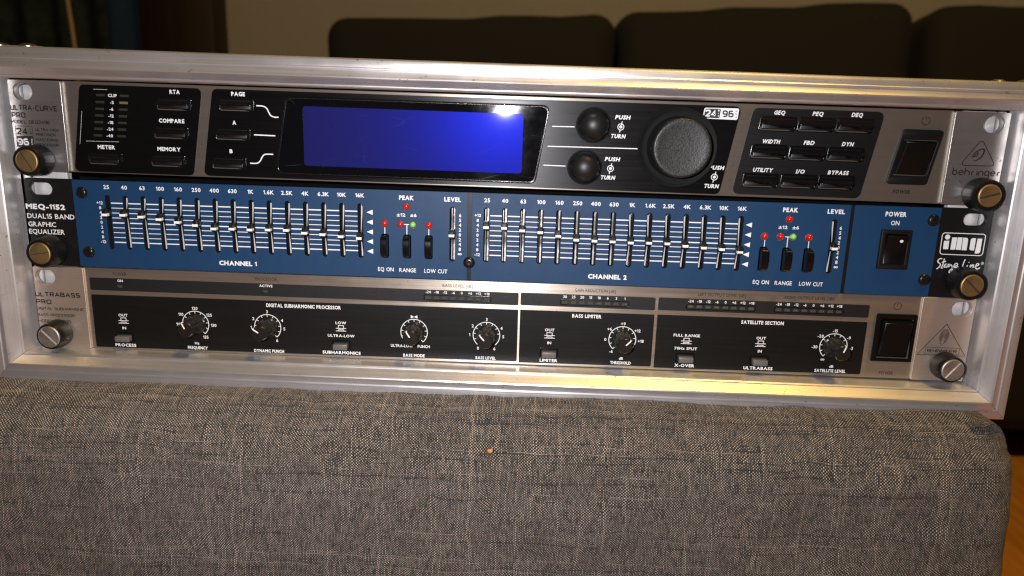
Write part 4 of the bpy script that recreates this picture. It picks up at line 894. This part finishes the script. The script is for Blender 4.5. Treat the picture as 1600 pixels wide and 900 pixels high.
e.ribbon(Q([(226.62, 7.85), (214.22, -8.67), (238.34, -8.64)]), .36, True)
e.ribbon(Q([(218.19, -4.64), (234.95, -4.64), (234.95, -8.15), (217.98, -8.2)]), .2, True)
e3('BEHR', 218.9, -6.4, 1.8, 5.9, bold=.0, al='L'); e3('ING', 225.1, -6.4, 1.7, 4.1, bold=.035, al='L', it=.15); e3('ER', 229.9, -6.4, 1.8, 4.0, bold=.0, al='L')
for k_ in range(7):                                              # the ear drawn in fingerprint lines
    a = k_/6; cx_, cz_ = 226.3, 1.4
    L = []
    for q in range(15):
        th = math.radians(250-310*q/14); r = .35+.33*k_
        L.append((cx_+r*.95*math.cos(th)+.28*(1.2*math.sin(th)), cz_+r*1.75*math.sin(th)*.95))
    e.ribbon(Q(L), .17)
e.ribbon(Q(smooth_path([(224.6, -2.2), (225.6, -2.9), (226.9, -2.0), (226.4, -.6)])), .2)
e.done('logo', 'brown_ink', u3)

# ------------------------------------------------------------------ rack screws
def rack_screw(un, x, z, r, rb, metal, slot_ang, slot_w, label, depth=12.6):
    cz = CZ[un]+z; cx = x
    t = thing('rack_screw', label, 'screw', (cx, -2, cz), (0, 0, 0), 'thumb screws holding the rack units')
    def kn(th, i): return 1-.018*(.5+.5*math.cos(28*th)) if i in (3, 4, 5) else 1
    bm = BM(); lathe(bm, [(r+.1, -depth+.9), (r+.25, -depth+.3), (rb-.45, -depth+.2), (rb, -depth+.9), (rb+.25, -6.5), (rb+.55, -1.6), (rb+.3, -.3), (3.4, -.2), (3.2, 5)], seg=84, mod=kn)
    to_obj('grip', bm, 'black_pl', t, smooth=35)
    bm = BM(); d = -depth
    lathe(bm, [(r-.55, d-.15), (r-.15, d+.05), (r+.06, d+.5), (r+.1, d+1.6)], seg=56)
    # slotted face: two D-halves beside a recessed slot
    rr = r-.55; w2 = slot_w/2; a_ = math.asin(min(.99, w2/rr))
    for sg in (0, math.pi):
        ring = [(rr*math.cos(a_+sg+(math.pi-2*a_)*i/20), rr*math.sin(a_+sg+(math.pi-2*a_)*i/20)) for i in range(21)]
        fv = [bm.verts.new((p[0], d-.15, p[1])) for p in ring]; bk = [bm.verts.new((p[0], d+.9, p[1])) for p in ring]
        bm.faces.new(fv); 
        for i in range(21): bm.faces.new((fv[i], fv[(i+1) % 21], bk[(i+1) % 21], bk[i]))
    if metal == 'steel': box(bm, (0, d+.75, 0), (2*rr, .2, slot_w+.1))
    bmesh.ops.recalc_face_normals(bm, faces=bm.faces[:])
    bmesh.ops.rotate(bm, verts=bm.verts, cent=(0, 0, 0), matrix=Matrix.Rotation(-slot_ang, 3, 'Y'))
    to_obj('slotted_head', bm, metal, t, smooth=35)
    if metal == 'brass':
        bm = BM(); box(bm, (0, d+.5, 0), (2*rr, .2, slot_w+.1)); bmesh.ops.rotate(bm, verts=bm.verts, cent=(0, 0, 0), matrix=Matrix.Rotation(-slot_ang, 3, 'Y')); to_obj('slot_floor', bm, 'slot_dark', t, smooth=0)  # floor coloured darker so the brass slots show
rack_screw(1, -228.7, -15.1, 5.5, 7.2, 'brass', math.radians(-60), .7, 'brass faced black thumb screw beside the double badge on the top unit, top left', 10)
rack_screw(2, -227.8, -14.2, 5.5, 7.3, 'brass', math.radians(10), .35, 'dull brass thumb screw on the black left ear of the blue equalizer', 10)
rack_screw(3, -229.0, -13.1, 5.7, 6.8, 'steel', math.radians(-45), 1.0, 'silver slotted thumb screw at the bottom left corner of the case', 9)
rack_screw(1, 229.6, -17.5, 5.4, 7.4, 'brass', math.radians(16), 1.2, 'brass slotted thumb screw under the triangle logo, top right', 9.5)
rack_screw(2, 228.8, -14.5, 5.5, 7.4, 'brass', math.radians(-42), .9, 'brass slotted thumb screw on the black right ear of the blue equalizer', 9.5)
rack_screw(3, 227.0, -12.9, 5.6, 6.6, 'steel', math.radians(52), 1.0, 'silver slotted thumb screw at the bottom right corner of the case', 9)

bm = BM(); bmesh.ops.create_icosphere(bm, subdivisions=2, radius=1)
for v in bm.verts: v.co = Vector((v.co.x*1.5, v.co.y*.8, v.co.z*1.0))*(1+.5*noise.noise(v.co*1.7))
M['crumb'] = mat('orange_crumb', (.50, .19, .05), .8)
tag(to_obj('crumb', bm, 'crumb', None, (0.4, -46.6, -26.7)), 'tiny orange crumb stuck on the front of the grey woven ottoman', 'crumb')

# ------------------------------------------------------------------ dust on the front panels
bm = BM()
for i in range(650):
    un = random.choice((1, 1, 3, 3, 2)); x = random.uniform(-211, 186); z = random.uniform(-20.5, 20.5)
    if un == 1 and -146 < x < -112 and random.random() < .5: pass
    X = x; Z = z+CZ[un]-ROLL[un]*-x*0+(ROLL[un]*-x); r = random.choice((.07, .09, .12, .17)) ; y = -.45 if un != 2 else -.9
    if un == 1: Z = CZ[1]+z-math.sin(ROLL[1])*x
    n = 5; a0 = random.uniform(0, 6); st = random.uniform(1, 1.8)
    bm.faces.new([bm.verts.new((X+r*st*math.cos(a0+k_*1.2566)*random.uniform(.6, 1.1), y, Z+r*math.sin(a0+k_*1.2566)*random.uniform(.6, 1.1))) for k_ in range(n)])
g = bmesh.ops.solidify(bm, geom=bm.faces[:], thickness=.04)
tag(to_obj('dust', bm, 'cord', smooth=0), kind='stuff')
